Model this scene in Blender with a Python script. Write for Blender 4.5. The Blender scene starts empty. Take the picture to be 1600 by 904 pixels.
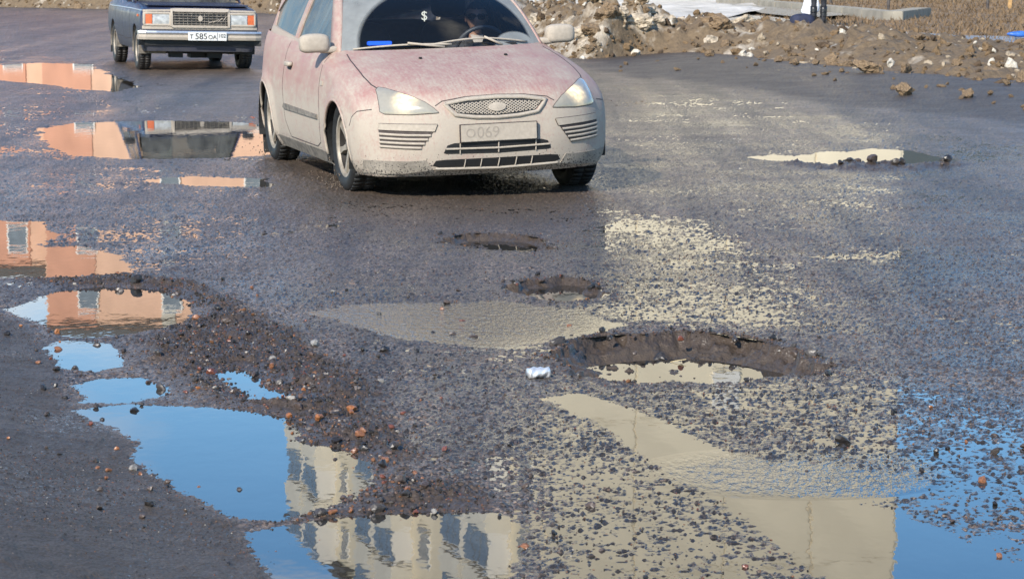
import bpy, bmesh, math, random
import numpy as np
from mathutils import Vector, Matrix
from mathutils.bvhtree import BVHTree
from mathutils.geometry import delaunay_2d_cdt

S = bpy.context.scene
C = S.collection
rnd = random.Random(7)
R = math.radians
# ------------------------------------------------------------------ camera, sky, sun, exposure
F_PX, CAM_H, PITCH = 4000.0, 1.66, 0.133
cd = bpy.data.cameras.new('camera'); cam = bpy.data.objects.new('camera', cd); C.objects.link(cam)
cam.location = (0, 0, CAM_H); cam.rotation_euler = (math.pi / 2 - PITCH, 0, 0)
cd.sensor_width = 36; cd.lens = F_PX / 1600 * 36; cd.clip_start = .1; cd.clip_end = 3000
cd.dof.use_dof = True; cd.dof.focus_distance = 12.5; cd.dof.aperture_fstop = 16
S.camera = cam

SUN_EL, SUN_AZ = R(33), R(-152)          # azimuth from +Y towards +X: the sun stands behind and left of the camera
sd = Vector((math.sin(SUN_AZ) * math.cos(SUN_EL), math.cos(SUN_AZ) * math.cos(SUN_EL), math.sin(SUN_EL)))
W = bpy.data.worlds.new('World'); S.world = W; W.use_nodes = True
nt = W.node_tree; nt.nodes.clear()
def N(t, typ, **kw):
    n = t.nodes.new(typ)
    for k, v in kw.items(): setattr(n, k, v)
    return n
out = N(nt, 'ShaderNodeOutputWorld'); bg = N(nt, 'ShaderNodeBackground'); bg.inputs[1].default_value = .15
sky = N(nt, 'ShaderNodeTexSky'); sky.sky_type = 'NISHITA'; sky.sun_disc = False
sky.sun_elevation = SUN_EL; sky.sun_rotation = SUN_AZ; sky.air_density = 1.0; sky.dust_density = .15; sky.ozone_density = 3.0
tc = N(nt, 'ShaderNodeTexCoord'); mp = N(nt, 'ShaderNodeMapping'); mp.inputs['Scale'].default_value = (1, 1, 2.4); mp.inputs['Location'].default_value = (-.1635, 1.3129, .7576)
nz = N(nt, 'ShaderNodeTexNoise'); nz.inputs['Scale'].default_value = 2.3; nz.inputs['Detail'].default_value = 7; nz.inputs['Roughness'].default_value = .52
cr = N(nt, 'ShaderNodeValToRGB'); cr.color_ramp.elements[0].position = .56; cr.color_ramp.elements[1].position = .70
mx = N(nt, 'ShaderNodeMix', data_type='RGBA'); mx.inputs[7].default_value = (6.2, 6.1, 6.0, 1)
sat = N(nt, 'ShaderNodeHueSaturation'); sat.inputs['Saturation'].default_value = 1.28
L = nt.links.new
L(tc.outputs['Generated'], mp.inputs[0]); L(mp.outputs[0], nz.inputs[0]); L(nz.outputs[0], cr.inputs[0])
L(sky.outputs[0], sat.inputs['Color']); L(sat.outputs[0], mx.inputs[6]); L(cr.outputs[0], mx.inputs[0]); L(mx.outputs[2], bg.inputs[0]); L(bg.outputs[0], out.inputs[0])
sl = bpy.data.lights.new('sun', 'SUN'); sl.energy = 4.2; sl.angle = R(.5); sl.color = (1, .93, .82)
so = bpy.data.objects.new('sun', sl); C.objects.link(so); so.rotation_euler = (-sd).to_track_quat('-Z', 'Y').to_euler(); so.location = (0, 0, 40)
S.view_settings.view_transform = 'Standard'; S.view_settings.look = 'None'; S.view_settings.gamma = 1; S.view_settings.exposure = 0.8
S.cycles.max_bounces = 8; S.cycles.transparent_max_bounces = 12

# ------------------------------------------------------------------ helpers
def G(px, py, z=0.0):
    """point of the horizontal plane z seen at photo pixel (px, py)"""
    a = PITCH + math.atan((py - 452) / F_PX)
    u = (452 - py) / F_PX
    dy = math.cos(PITCH) + u * math.sin(PITCH); dz = -math.sin(PITCH) + u * math.cos(PITCH)
    t = (z - CAM_H) / dz
    return (t * (px - 800) / F_PX, t * dy)

def tag(o, label=None, cat=None, group=None, kind=None):
    if label: o['label'] = label
    if cat: o['category'] = cat
    if group: o['group'] = group
    if kind: o['kind'] = kind
    return o
def empty(name, loc=(0, 0, 0), rz=0.0, **k):
    o = bpy.data.objects.new(name, None); C.objects.link(o); o.location = loc; o.rotation_euler = (0, 0, rz); o.empty_display_size = .1
    return tag(o, **k)
def mesh(name, V, Fc, m, parent=None, smooth=False, **k):
    me = bpy.data.meshes.new(name); me.from_pydata([tuple(v) for v in V], [], [tuple(f) for f in Fc]); me.update()
    if smooth: me.polygons.foreach_set('use_smooth', [True] * len(me.polygons))
    return link(name, me, m, parent, **k)
def link(name, me, m, parent=None, **k):
    o = bpy.data.objects.new(name, me); C.objects.link(o)
    if m is not None and not me.materials: me.materials.append(m)
    if parent: o.parent = parent
    return tag(o, **k)
class MB:
    def __init__(s): s.V = []; s.F = []
    def add(s, V, Fc):
        b = len(s.V); s.V += [tuple(v) for v in V]; s.F += [tuple(i + b for i in f) for f in Fc]; return s
    def box(s, c, d, rot=None):
        P = [Vector((x * d[0] / 2, y * d[1] / 2, z * d[2] / 2)) for x in (-1, 1) for y in (-1, 1) for z in (-1, 1)]
        if rot: P = [rot @ p for p in P]
        return s.add([p + Vector(c) for p in P], [(0, 1, 3, 2), (4, 6, 7, 5), (0, 4, 5, 1), (2, 3, 7, 6), (0, 2, 6, 4), (1, 5, 7, 3)])
    def tube(s, pts, r, n=8, cap=True):
        pts = [Vector(p) for p in pts]; rings = []
        rr = r if isinstance(r, (list, tuple)) else [r] * len(pts)
        for i, p in enumerate(pts):
            t = (pts[min(i + 1, len(pts) - 1)] - pts[max(i - 1, 0)]).normalized()
            a = Vector((0, 0, 1)) if abs(t.z) < .9 else Vector((1, 0, 0))
            u = t.cross(a).normalized(); v = t.cross(u)
            rings.append([p + (u * math.cos(2 * math.pi * k / n) + v * math.sin(2 * math.pi * k / n)) * rr[i] for k in range(n)])
        V = [q for rg in rings for q in rg]
        Fc = [(i * n + k, i * n + (k + 1) % n, (i + 1) * n + (k + 1) % n, (i + 1) * n + k) for i in range(len(pts) - 1) for k in range(n)]
        if cap: Fc += [tuple(range(n))[::-1], tuple((len(pts) - 1) * n + k for k in range(n))]
        return s.add(V, Fc)
    def lathe(s, prof, n=40, c=(0, 0, 0), axis='y'):
        V = []; m = len(prof)
        for k in range(n):
            a = 2 * math.pi * k / n
            for (r, h) in prof:
                p = (r * math.cos(a), h, r * math.sin(a)) if axis == 'y' else (r * math.cos(a), r * math.sin(a), h)
                V.append((p[0] + c[0], p[1] + c[1], p[2] + c[2]))
        Fc = [(k * m + j, k * m + j + 1, ((k + 1) % n) * m + j + 1, ((k + 1) % n) * m + j) for k in range(n) for j in range(m - 1)]
        return s.add(V, Fc)
    def build(s, name, m, parent=None, smooth=False, bevel=0, **k):
        o = mesh(name, s.V, s.F, m, parent, smooth, **k)
        bm = bmesh.new(); bm.from_mesh(o.data); bmesh.ops.recalc_face_normals(bm, faces=bm.faces)
        if bevel: bmesh.ops.bevel(bm, geom=list(bm.edges), offset=bevel, segments=2, affect='EDGES', clamp_overlap=True)
        bm.to_mesh(o.data); bm.free()
        if smooth: o.data.polygons.foreach_set('use_smooth', [True] * len(o.data.polygons))
        return o
def grid_faces(nr, nc, wrap=False):
    return [(i * nc + j, i * nc + (j + 1) % nc, (i + 1) * nc + (j + 1) % nc, (i + 1) * nc + j) for i in range(nr - 1) for j in range(nc if wrap else nc - 1)]
def applied(o):
    dg = bpy.context.evaluated_depsgraph_get(); me = bpy.data.meshes.new_from_object(o.evaluated_get(dg)); return me

# value noise ---------------------------------------------------------------
def hsh(i, j, s):
    h = (i.astype(np.int64) * 374761393 + j.astype(np.int64) * 668265263 + s * 1442695041) & 0xFFFFFFFF
    h = ((h ^ (h >> 13)) * 1274126177) & 0xFFFFFFFF
    return ((h ^ (h >> 16)) & 0xFFFF) / 65535.0
def vn(x, y, s=0):
    i = np.floor(x); j = np.floor(y); u = x - i; v = y - j
    u = u * u * (3 - 2 * u); v = v * v * (3 - 2 * v)
    a = hsh(i, j, s); b = hsh(i + 1, j, s); c = hsh(i, j + 1, s); d = hsh(i + 1, j + 1, s)
    return (a * (1 - u) + b * u) * (1 - v) + (c * (1 - u) + d * u) * v - .5
def fb(x, y, sc, s=0, o=4, g=.5):
    r = 0; a = 1
    for k in range(o):
        r = r + a * vn(x / sc + 17.3 * k, y / sc + 5.1 * k, s + k); sc = sc * .5; a *= g
    return r
def sm(a, b, x):
    t = np.clip((x - a) / (b - a), 0, 1); return t * t * (3 - 2 * t)
def sdf(X, Y, poly, pad=.8):
    """signed distance to polygon, negative inside; far points get +pad"""
    P = np.array(poly); out = np.full(X.shape, pad)
    q = (X > P[:, 0].min() - pad) & (X < P[:, 0].max() + pad) & (Y > P[:, 1].min() - pad) & (Y < P[:, 1].max() + pad)
    x = X[q]; y = Y[q]; d = np.full(x.shape, 1e9); ins = np.zeros(x.shape, bool)
    for k in range(len(P)):
        a = P[k]; b = P[(k + 1) % len(P)]; e = b - a
        t = np.clip(((x - a[0]) * e[0] + (y - a[1]) * e[1]) / max(e @ e, 1e-12), 0, 1)
        d = np.minimum(d, (x - a[0] - t * e[0]) ** 2 + (y - a[1] - t * e[1]) ** 2)
        c = (a[1] > y) != (b[1] > y)
        ins ^= c & (x < (b[0] - a[0]) * (y - a[1]) / (b[1] - a[1] + 1e-15) + a[0])
    d = np.sqrt(d); out[q] = np.where(ins, -d, d); return out

# ------------------------------------------------------------------ materials
def new_mat(name):
    m = bpy.data.materials.new(name); m.use_nodes = True; t = m.node_tree
    b = t.nodes['Principled BSDF']; return m, t, b
def mat(name, col, rough=.6, metal=0, var=.25, scale=30, bump=0, spec=.5, emit=None, es=0, coords='Object', bscale=None):
    m, t, b = new_mat(name)
    b.inputs['Roughness'].default_value = rough; b.inputs['Metallic'].default_value = metal; b.inputs['Specular IOR Level'].default_value = spec
    co = N(t, 'ShaderNodeTexCoord'); n = N(t, 'ShaderNodeTexNoise'); n.inputs['Scale'].default_value = scale; n.inputs['Detail'].default_value = 5
    t.links.new(co.outputs[coords], n.inputs[0])
    r = N(t, 'ShaderNodeValToRGB'); r.color_ramp.elements[0].position = .3; r.color_ramp.elements[1].position = .7
    r.color_ramp.elements[0].color = [c * (1 - var) for c in col] + [1]; r.color_ramp.elements[1].color = [min(1, c * (1 + var)) for c in col] + [1]
    t.links.new(n.outputs[0], r.inputs[0]); t.links.new(r.outputs[0], b.inputs['Base Color'])
    if bump:
        bn = N(t, 'ShaderNodeBump'); bn.inputs['Strength'].default_value = 1; bn.inputs['Distance'].default_value = bump
        if bscale:
            n2 = N(t, 'ShaderNodeTexNoise'); n2.inputs['Scale'].default_value = bscale; n2.inputs['Detail'].default_value = 4
            t.links.new(co.outputs[coords], n2.inputs[0]); t.links.new(n2.outputs[0], bn.inputs['Height'])
        else: t.links.new(n.outputs[0], bn.inputs['Height'])
        t.links.new(bn.outputs[0], b.inputs['Normal'])
    if emit: b.inputs['Emission Color'].default_value = (*emit, 1); b.inputs['Emission Strength'].default_value = es
    return m
def math_node(t, op, a, b=None, clamp=False):
    n = N(t, 'ShaderNodeMath', operation=op); n.use_clamp = clamp
    for i, v in enumerate((a, b)):
        if v is None: continue
        if isinstance(v, (int, float)): n.inputs[i].default_value = v
        else: t.links.new(v, n.inputs[i])
    return n.outputs[0]
def mixc(t, f, a, b):
    n = N(t, 'ShaderNodeMix', data_type='RGBA')
    for i, v in ((0, f), (6, a), (7, b)):
        if isinstance(v, (int, float)): n.inputs[i].default_value = v
        elif isinstance(v, tuple): n.inputs[i].default_value = (*v, 1) if len(v) == 3 else v
        else: t.links.new(v, n.inputs[i])
    return n.outputs[2]
def noise(t, co, scale, detail=4, rough=.5):
    n = N(t, 'ShaderNodeTexNoise'); n.inputs['Scale'].default_value = scale; n.inputs['Detail'].default_value = detail; n.inputs['Roughness'].default_value = rough
    t.links.new(co, n.inputs[0]); return n.outputs[0]
def ramp(t, f, a, b):
    n = N(t, 'ShaderNodeMapRange'); n.inputs[1].default_value = a; n.inputs[2].default_value = b; t.links.new(f, n.inputs[0]); return n.outputs[0]

def ground_material():
    m, t, b = new_mat('wet_asphalt')
    co = N(t, 'ShaderNodeTexCoord').outputs['Object']
    at = N(t, 'ShaderNodeAttribute', attribute_name='gmask'); sp = N(t, 'ShaderNodeSeparateColor'); t.links.new(at.outputs['Color'], sp.inputs[0])
    berm, gravel, mud = sp.outputs
    v = N(t, 'ShaderNodeTexVoronoi'); v.inputs['Scale'].default_value = 95; t.links.new(co, v.inputs['Vector'])
    vs = N(t, 'ShaderNodeSeparateColor'); t.links.new(v.outputs['Color'], vs.inputs[0])
    r = N(t, 'ShaderNodeValToRGB'); e = r.color_ramp.elements
    e[0].position = 0; e[0].color = (.026, .021, .018, 1); e[1].position = 1; e[1].color = (.27, .20, .145, 1)
    for p, c in ((.30, (.042, .034, .028)), (.6, (.085, .063, .048)), (.82, (.15, .105, .078))): q = e.new(p); q.color = (*c, 1)
    t.links.new(vs.outputs[0], r.inputs[0])
    big = noise(t, co, 1.1, 5, .55)
    col = mixc(t, ramp(t, big, .35, .7), r.outputs[0], (.074, .059, .047))
    gc = mixc(t, noise(t, co, 60, 3), (.025, .021, .019), (.085, .062, .046))
    tm = N(t, 'ShaderNodeMapping'); tm.inputs['Rotation'].default_value = (0, 0, -.10); tm.inputs['Scale'].default_value = (2.2, .13, 1); t.links.new(co, tm.inputs[0])
    trk = noise(t, tm.outputs[0], 1.0, 5, .6)      # wheel tracks polished and dirtied along the road
    hv = N(t, 'ShaderNodeHueSaturation'); t.links.new(col, hv.inputs['Color']); vr = N(t, 'ShaderNodeMapRange'); vr.inputs[1].default_value = .32; vr.inputs[2].default_value = .68; vr.inputs[3].default_value = .55; vr.inputs[4].default_value = 1.45; t.links.new(trk, vr.inputs[0]); t.links.new(vr.outputs[0], hv.inputs['Value']); col = hv.outputs[0]
    col = mixc(t, gravel, col, gc)
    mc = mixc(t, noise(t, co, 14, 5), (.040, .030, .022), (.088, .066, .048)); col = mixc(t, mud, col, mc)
    bc = mixc(t, noise(t, co, 9, 6), (.034, .028, .023), (.078, .063, .051)); col = mixc(t, berm, col, bc)
    t.links.new(col, b.inputs['Base Color'])
    wet = ramp(t, noise(t, co, 2.3, 6, .6), .38, .62)
    fine = noise(t, co, 130, 3)
    ro = math_node(t, 'MULTIPLY_ADD', fine, .40); t.nodes[-1].inputs[2].default_value = .24
    ro = math_node(t, 'ADD', ro, math_node(t, 'MULTIPLY', wet, -.08))
    ro = math_node(t, 'ADD', ro, math_node(t, 'MULTIPLY', math_node(t, 'MAXIMUM', berm, mud), .14), True)
    t.links.new(ro, b.inputs['Roughness'])
    bn = N(t, 'ShaderNodeBump'); bn.inputs['Distance'].default_value = .0035; bn.inputs['Strength'].default_value = .8
    hh = math_node(t, 'ADD', math_node(t, 'MULTIPLY', v.outputs['Distance'], -1.0), math_node(t, 'MULTIPLY', noise(t, co, 45, 4), .8))
    t.links.new(hh, bn.inputs['Height']); t.links.new(bn.outputs[0], b.inputs['Normal'])
    b.inputs['Specular IOR Level'].default_value = .28
    # thin water film held between the grains: level, glossy, denser where the road is wetter
    cov = math_node(t, 'MULTIPLY_ADD', at.outputs['Alpha'], .55); t.nodes[-1].inputs[2].default_value = .17
    cov = math_node(t, 'ADD', cov, math_node(t, 'MULTIPLY', math_node(t, 'SUBTRACT', big, .5), .9))
    cov = math_node(t, 'ADD', cov, math_node(t, 'MULTIPLY', math_node(t, 'SUBTRACT', trk, .5), .7))
    cov = math_node(t, 'SUBTRACT', cov, math_node(t, 'MULTIPLY', math_node(t, 'ADD', math_node(t, 'MULTIPLY', berm, .02), math_node(t, 'ADD', math_node(t, 'MULTIPLY', gravel, .35), math_node(t, 'MULTIPLY', mud, .45))), 1.0))
    fm = ramp(t, math_node(t, 'ADD', noise(t, co, 75, 3, .6), math_node(t, 'MULTIPLY', math_node(t, 'SUBTRACT', cov, .5), .46)), .46, .56)
    wf = N(t, 'ShaderNodeBsdfPrincipled'); wf.inputs['Base Color'].default_value = (.030, .026, .022, 1); wf.inputs['Roughness'].default_value = .17; wf.inputs['IOR'].default_value = 1.40
    up = N(t, 'ShaderNodeCombineXYZ'); up.inputs[2].default_value = 1.0
    un = N(t, 'ShaderNodeBump'); un.inputs['Distance'].default_value = .0006; t.links.new(noise(t, co, 30, 3), un.inputs['Height']); t.links.new(up.outputs[0], un.inputs['Normal']); t.links.new(un.outputs[0], wf.inputs['Normal'])
    ms = N(t, 'ShaderNodeMixShader'); t.links.new(math_node(t, 'MULTIPLY', fm, .85), ms.inputs[0]); t.links.new(b.outputs[0], ms.inputs[1]); t.links.new(wf.outputs[0], ms.inputs[2]); t.links.new(ms.outputs[0], t.nodes['Material Output'].inputs[0])
    return m
def water_material(name, rip, sc, base=(.022, .020, .017), rough=.015, aniso=1.0, ruffled=()):
    m, t, b = new_mat(name)
    co = N(t, 'ShaderNodeTexCoord').outputs['Object']
    mp = N(t, 'ShaderNodeMapping'); mp.inputs['Scale'].default_value = (1, aniso, 1); t.links.new(co, mp.inputs[0])
    b.inputs['IOR'].default_value = 1.40; b.inputs['Roughness'].default_value = rough
    c = mixc(t, noise(t, co, 3, 4), tuple(x * .7 for x in base), tuple(x * 1.5 for x in base)); t.links.new(c, b.inputs['Base Color'])
    bn = N(t, 'ShaderNodeBump'); bn.inputs['Distance'].default_value = rip; bn.inputs['Strength'].default_value = 1
    hgt = noise(t, mp.outputs[0], sc, 3, .55)
    if ruffled:                                  # wind-ruffled stretches: centre, half sizes in metres
        xyz = N(t, 'ShaderNodeSeparateXYZ'); t.links.new(co, xyz.inputs[0]); tot = None
        for cx, cy, rx, ry in ruffled:
            a_ = math_node(t, 'DIVIDE', math_node(t, 'SUBTRACT', xyz.outputs[0], cx), rx); b_ = math_node(t, 'DIVIDE', math_node(t, 'SUBTRACT', xyz.outputs[1], cy), ry)
            e_ = ramp(t, math_node(t, 'ADD', math_node(t, 'MULTIPLY', a_, a_), math_node(t, 'MULTIPLY', b_, b_)), 1.0, .35)
            tot = e_ if tot is None else math_node(t, 'MAXIMUM', tot, e_)
        m2 = N(t, 'ShaderNodeMapping'); m2.inputs['Scale'].default_value = (1, .42, 1); m2.inputs['Rotation'].default_value = (0, 0, .2); t.links.new(co, m2.inputs[0])
        hgt = math_node(t, 'ADD', hgt, math_node(t, 'MULTIPLY', math_node(t, 'MULTIPLY', noise(t, m2.outputs[0], 38, 3, .6), tot), 17.0))
    t.links.new(hgt, bn.inputs['Height']); t.links.new(bn.outputs[0], b.inputs['Normal'])
    return m
def paint_material(name, paint, dust, lo, hi, ztop, zlow, spots=True):
    """car paint under road dust: dust cover grows downwards and in patches"""
    m, t, b = new_mat(name)
    co = N(t, 'ShaderNodeTexCoord').outputs['Object']
    xyz = N(t, 'ShaderNodeSeparateXYZ'); t.links.new(co, xyz.inputs[0])
    n1 = noise(t, co, 4.2, 7, .62); n2 = noise(t, co, 55, 4, .6)
    mp = N(t, 'ShaderNodeMapping'); mp.inputs['Scale'].default_value = (7, 40, 12); t.links.new(co, mp.inputs[0]); n3 = noise(t, mp.outputs[0], 1.5, 5, .6)
    zf = ramp(t, xyz.outputs[2], ztop, zlow)
    k = math_node(t, 'ADD', math_node(t, 'MULTIPLY', n1, .62), math_node(t, 'ADD', math_node(t, 'MULTIPLY', n2, .36), math_node(t, 'MULTIPLY', n3, .55)))
    k = ramp(t, k, .60, .98)
    cov = math_node(t, 'ADD', math_node(t, 'MULTIPLY', k, hi - lo), math_node(t, 'MULTIPLY_ADD', zf, .35), True)
    t.nodes[-1].inputs[0].default_value = 0
    zz = math_node(t, 'MULTIPLY', zf, .30); cov = math_node(t, 'ADD', math_node(t, 'ADD', math_node(t, 'MULTIPLY', k, hi - lo), lo), zz, True)
    dc = mixc(t, n2, tuple(x * .92 for x in dust), tuple(min(1, x * 1.06) for x in dust))
    col = mixc(t, cov, paint, dc)
    if spots:
        vz = N(t, 'ShaderNodeTexNoise'); vz.inputs['Scale'].default_value = 85; vz.inputs['Detail'].default_value = 2; t.links.new(co, vz.inputs[0])
        low = ramp(t, xyz.outputs[2], .42, .2)
        thr = math_node(t, 'MULTIPLY_ADD', low, -.26); t.nodes[-1].inputs[2].default_value = .80
        msk = math_node(t, 'GREATER_THAN', vz.outputs[0], thr)
        col = mixc(t, msk, col, (.035, .03, .027))
    t.links.new(col, b.inputs['Base Color'])
    rr = math_node(t, 'MULTIPLY_ADD', cov, .55); t.nodes[-1].inputs[2].default_value = .25; t.links.new(rr, b.inputs['Roughness'])
    bn = N(t, 'ShaderNodeBump'); bn.inputs['Distance'].default_value = .0008; t.links.new(n2, bn.inputs['Height']); t.links.new(bn.outputs[0], b.inputs['Normal'])
    return m
def glass_material(name, tint, dust, dustcol, rough=.03, mask=None):
    """see-through glass with a film of dust (share 0..1, optionally masked)"""
    m, t, b = new_mat(name); t.nodes.remove(b)
    o = t.nodes['Material Output']; tr = N(t, 'ShaderNodeBsdfTransparent'); tr.inputs[0].default_value = (*tint, 1)
    gl = N(t, 'ShaderNodeBsdfGlossy'); gl.inputs['Roughness'].default_value = rough
    fr = N(t, 'ShaderNodeFresnel'); fr.inputs[0].default_value = 1.45
    a = N(t, 'ShaderNodeMixShader'); t.links.new(fr.outputs[0], a.inputs[0]); t.links.new(tr.outputs[0], a.inputs[1]); t.links.new(gl.outputs[0], a.inputs[2])
    df = N(t, 'ShaderNodeBsdfDiffuse'); df.inputs[0].default_value = (*dustcol, 1)
    c = N(t, 'ShaderNodeMixShader'); co = N(t, 'ShaderNodeTexCoord').outputs['Object']
    n = noise(t, co, 7, 6, .6); f = math_node(t, 'MULTIPLY', ramp(t, n, .2, .6), dust)
    if mask: f = mask(t, co, f)
    t.links.new(f, c.inputs[0]); t.links.new(a.outputs[0], c.inputs[1]); t.links.new(df.outputs[0], c.inputs[2]); t.links.new(c.outputs[0], o.inputs[0])
    return m
def ramp_random_material(name, cols, rough=.55, bump=.002, sc=60, spec=.5):
    m, t, b = new_mat(name)
    oi = N(t, 'ShaderNodeObjectInfo'); r = N(t, 'ShaderNodeValToRGB'); r.color_ramp.interpolation = 'CONSTANT'
    e = r.color_ramp.elements
    while len(e) > 1: e.remove(e[0])
    tot = sum(w for w, _ in cols); p = 0
    for k, (w, c) in enumerate(cols):
        q = e[0] if k == 0 else e.new(p); q.position = p; q.color = (*c, 1); p += w / tot
    t.links.new(oi.outputs['Random'], r.inputs[0])
    co = N(t, 'ShaderNodeTexCoord').outputs['Object']; n = noise(t, co, 2.2, 4)
    c2 = N(t, 'ShaderNodeHueSaturation'); t.links.new(r.outputs[0], c2.inputs['Color']); t.links.new(ramp(t, n, .0, .55), c2.inputs['Value'])
    t.links.new(c2.outputs[0], b.inputs['Base Color']); b.inputs['Roughness'].default_value = rough; b.inputs['Specular IOR Level'].default_value = spec
    return m

M = {}
M['ground'] = ground_material()
M['calm'] = water_material('puddle_water', .00045, 7, aniso=.55, ruffled=[(-.25, 11.45, .80, 1.0), (.90, 8.02, .52, .42)])
M['film'] = water_material('film_water', .0008, 12, base=(.04, .034, .028), rough=.04)
M['ripple'] = water_material('rippled_water', .010, 26, base=(.03, .026, .022), rough=.03, aniso=.45)
M['pebble'] = ramp_random_material('pebble', [(34, (.020, .017, .015)), (24, (.042, .033, .027)), (18, (.09, .055, .042)), (10, (.16, .075, .035)), (6, (.13, .05, .035)), (8, (.13, .11, .10)), (2, (.30, .27, .23))], rough=.55, spec=.28)
M['stone'] = ramp_random_material('stone', [(40, (.022, .019, .018)), (25, (.045, .037, .032)), (35, (.07, .05, .04))], rough=.42)
M['stone_orange'] = ramp_random_material('stone_orange', [(30, (.26, .10, .035)), (40, (.20, .085, .04)), (30, (.15, .05, .03))], rough=.4)
M['stone_white'] = ramp_random_material('stone_white', [(50, (.30, .28, .25)), (50, (.20, .185, .165))], rough=.55)
M['clod'] = mat('dirt_clod', (.17, .115, .065), .9, var=.45, scale=9, bump=.02)
M['snowlump'] = mat('dirty_snow_lump', (.34, .28, .205), .8, var=.55, scale=2.5, bump=.02, bscale=6)
M['rubber'] = mat('rubber', (.012, .012, .012), .65, var=.4, scale=25)
M['mudrubber'] = mat('muddy_rubber', (.022, .019, .017), .55, var=.5, scale=14)
M['black'] = mat('black_plastic', (.008, .008, .008), .6, var=.2)
M['dark_in'] = mat('dark_interior', (.010, .011, .014), .8, var=.3)
M['dust'] = mat('road_dust', (.335, .288, .232), .85, var=.10, scale=40, bump=.0006)
M['dustdark'] = mat('dusty_black_plastic', (.16, .14, .115), .8, var=.45, scale=20)
M['gap'] = mat('panel_gap', (.05, .038, .034), .8, var=.3)
M['alloy'] = mat('dusty_alloy', (.27, .235, .19), .55, metal=.25, var=.3, scale=18)
M['chrome'] = mat('chrome', (.66, .66, .64), .34, metal=.8, var=.08)
M['white'] = mat('white_plate', (.60, .59, .56), .5, var=.05)
M['ink'] = mat('plate_ink', (.015, .015, .015), .6, var=.1)
M['concrete'] = mat('concrete', (.25, .225, .18), .9, var=.2, scale=3, bump=.004)

# ------------------------------------------------------------------ road layout (photo pixels turned into ground points)
PG = lambda pts, z=0: [G(x, y, z) for x, y in pts]
PUD = {
 'left_large': [(118,641),(200,631),(330,637),(440,651),(458,672),(456,690),(520,698),(575,723),(582,745),(545,777),(485,800),(450,812),(400,812),(360,806),(300,772),(240,735),(212,714),(222,690),(170,664)],
 'bottom': [(386,830),(440,821),(500,811),(640,802),(780,801),(822,828),(800,870),(785,904),(775,1010),(480,1010),(432,895),(395,858)],
 'small_a': [(118,601),(150,589),(215,589),(262,604),(265,617),(200,629),(130,629)],
 'small_b': [(78,542),(100,532),(165,535),(190,560),(188,573),(150,580),(105,576),(88,560)],
 'orange': [(5,482),(60,468),(100,453),(160,448),(250,453),(290,473),(303,490),(270,506),(200,521),(130,527),(95,524),(60,506)],
 'mirror_a': [(-60,392),(60,385),(130,384),(190,398),(197,425),(120,433),(40,434),(-60,434)],
 'mirror_b': [(-60,343),(70,346),(88,368),(60,384),(0,389),(-60,389)],
 'blue_chip': [(330,582),(370,575),(412,595),(402,604),(440,613),(452,626),(400,622),(368,602)],
 'far_long': [(62,201),(120,191),(250,188),(330,190),(430,194),(430,242),(330,247),(200,249),(110,242),(74,222)],
 'far_left': [(-40,104),(60,98),(140,101),(176,118),(222,136),(180,143),(120,139),(60,131),(-40,122)],
 'thin': [(215,282),(300,275),(420,279),(420,292),(300,290)],
 'right_far': [(1165,246),(1210,241),(1240,244),(1290,236),(1330,237),(1360,232),(1420,236),(1450,243),(1505,251),(1470,253),(1420,257),(1350,255),(1300,258),(1250,253),(1200,250)],
 'band': [(856,622),(905,614),(960,632),(1030,655),(1100,690),(1170,712),(1300,727),(1430,742),(1452,770),(1330,786),(1400,796),(1470,822),(1560,868),(1640,905),(1700,1010),(1310,1010),(1290,904),(1255,868),(1195,828),(1130,785),(1060,750),(1005,712),(930,655)],
}
RIP = {
 'ripple_mid': [(478,487),(560,476),(680,471),(800,472),(885,486),(965,508),(900,528),(820,541),(740,540),(640,528),(560,508)],
 'ripple_band': [(1042,735),(1090,720),(1180,713),(1300,722),(1420,740),(1452,760),(1380,778),(1280,787),(1190,786),(1110,768)],
}
POT = [  # rim outline, depth, edge width
 ([(856,550),(880,531),(960,523),(1060,517),(1120,521),(1200,534),(1262,553),(1303,573),(1290,583),(1200,592),(1060,597),(940,596),(880,584),(858,566)], .095, .26),
 ([(788,446),(830,436),(880,431),(920,438),(944,458),(936,470),(880,474),(840,468),(800,457)], .080, .18),
 ([(683,373),(730,365),(790,363),(840,371),(870,390),(840,394),(760,390),(712,384)], .065, .22),
]
PWAT = [  # standing water low inside the holes
 ([(925,575),(1000,566),(1080,562),(1150,572),(1210,584),(1200,600),(1000,604),(930,600)], -.064, 'pothole_water'),
 ([(825,442),(870,438),(920,446),(945,464),(935,482),(845,480)], -.034, 'pothole_water'),
 ([(712,379),(800,377),(835,386),(810,399),(720,397)], -.034, 'pothole_water'),
]
BERM = [(-700,478),(-40,484),(30,505),(78,545),(98,590),(108,640),(165,668),(214,694),(205,716),(292,776),(358,814),(382,832),(428,900),(470,1010),(500,1200),(-900,1200)]
GRAV = [(40,432),(200,430),(300,448),(420,495),(520,565),(570,650),(640,740),(760,790),(640,800),(500,806),(470,812),(580,748),(576,720),(470,690),(455,650),(330,632),(270,600),(195,560),(306,492),(240,446),(100,448)]
GRAV2 = [(1225,256),(1300,253),(1400,255),(1490,252),(1520,259),(1400,268),(1280,265)]
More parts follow.
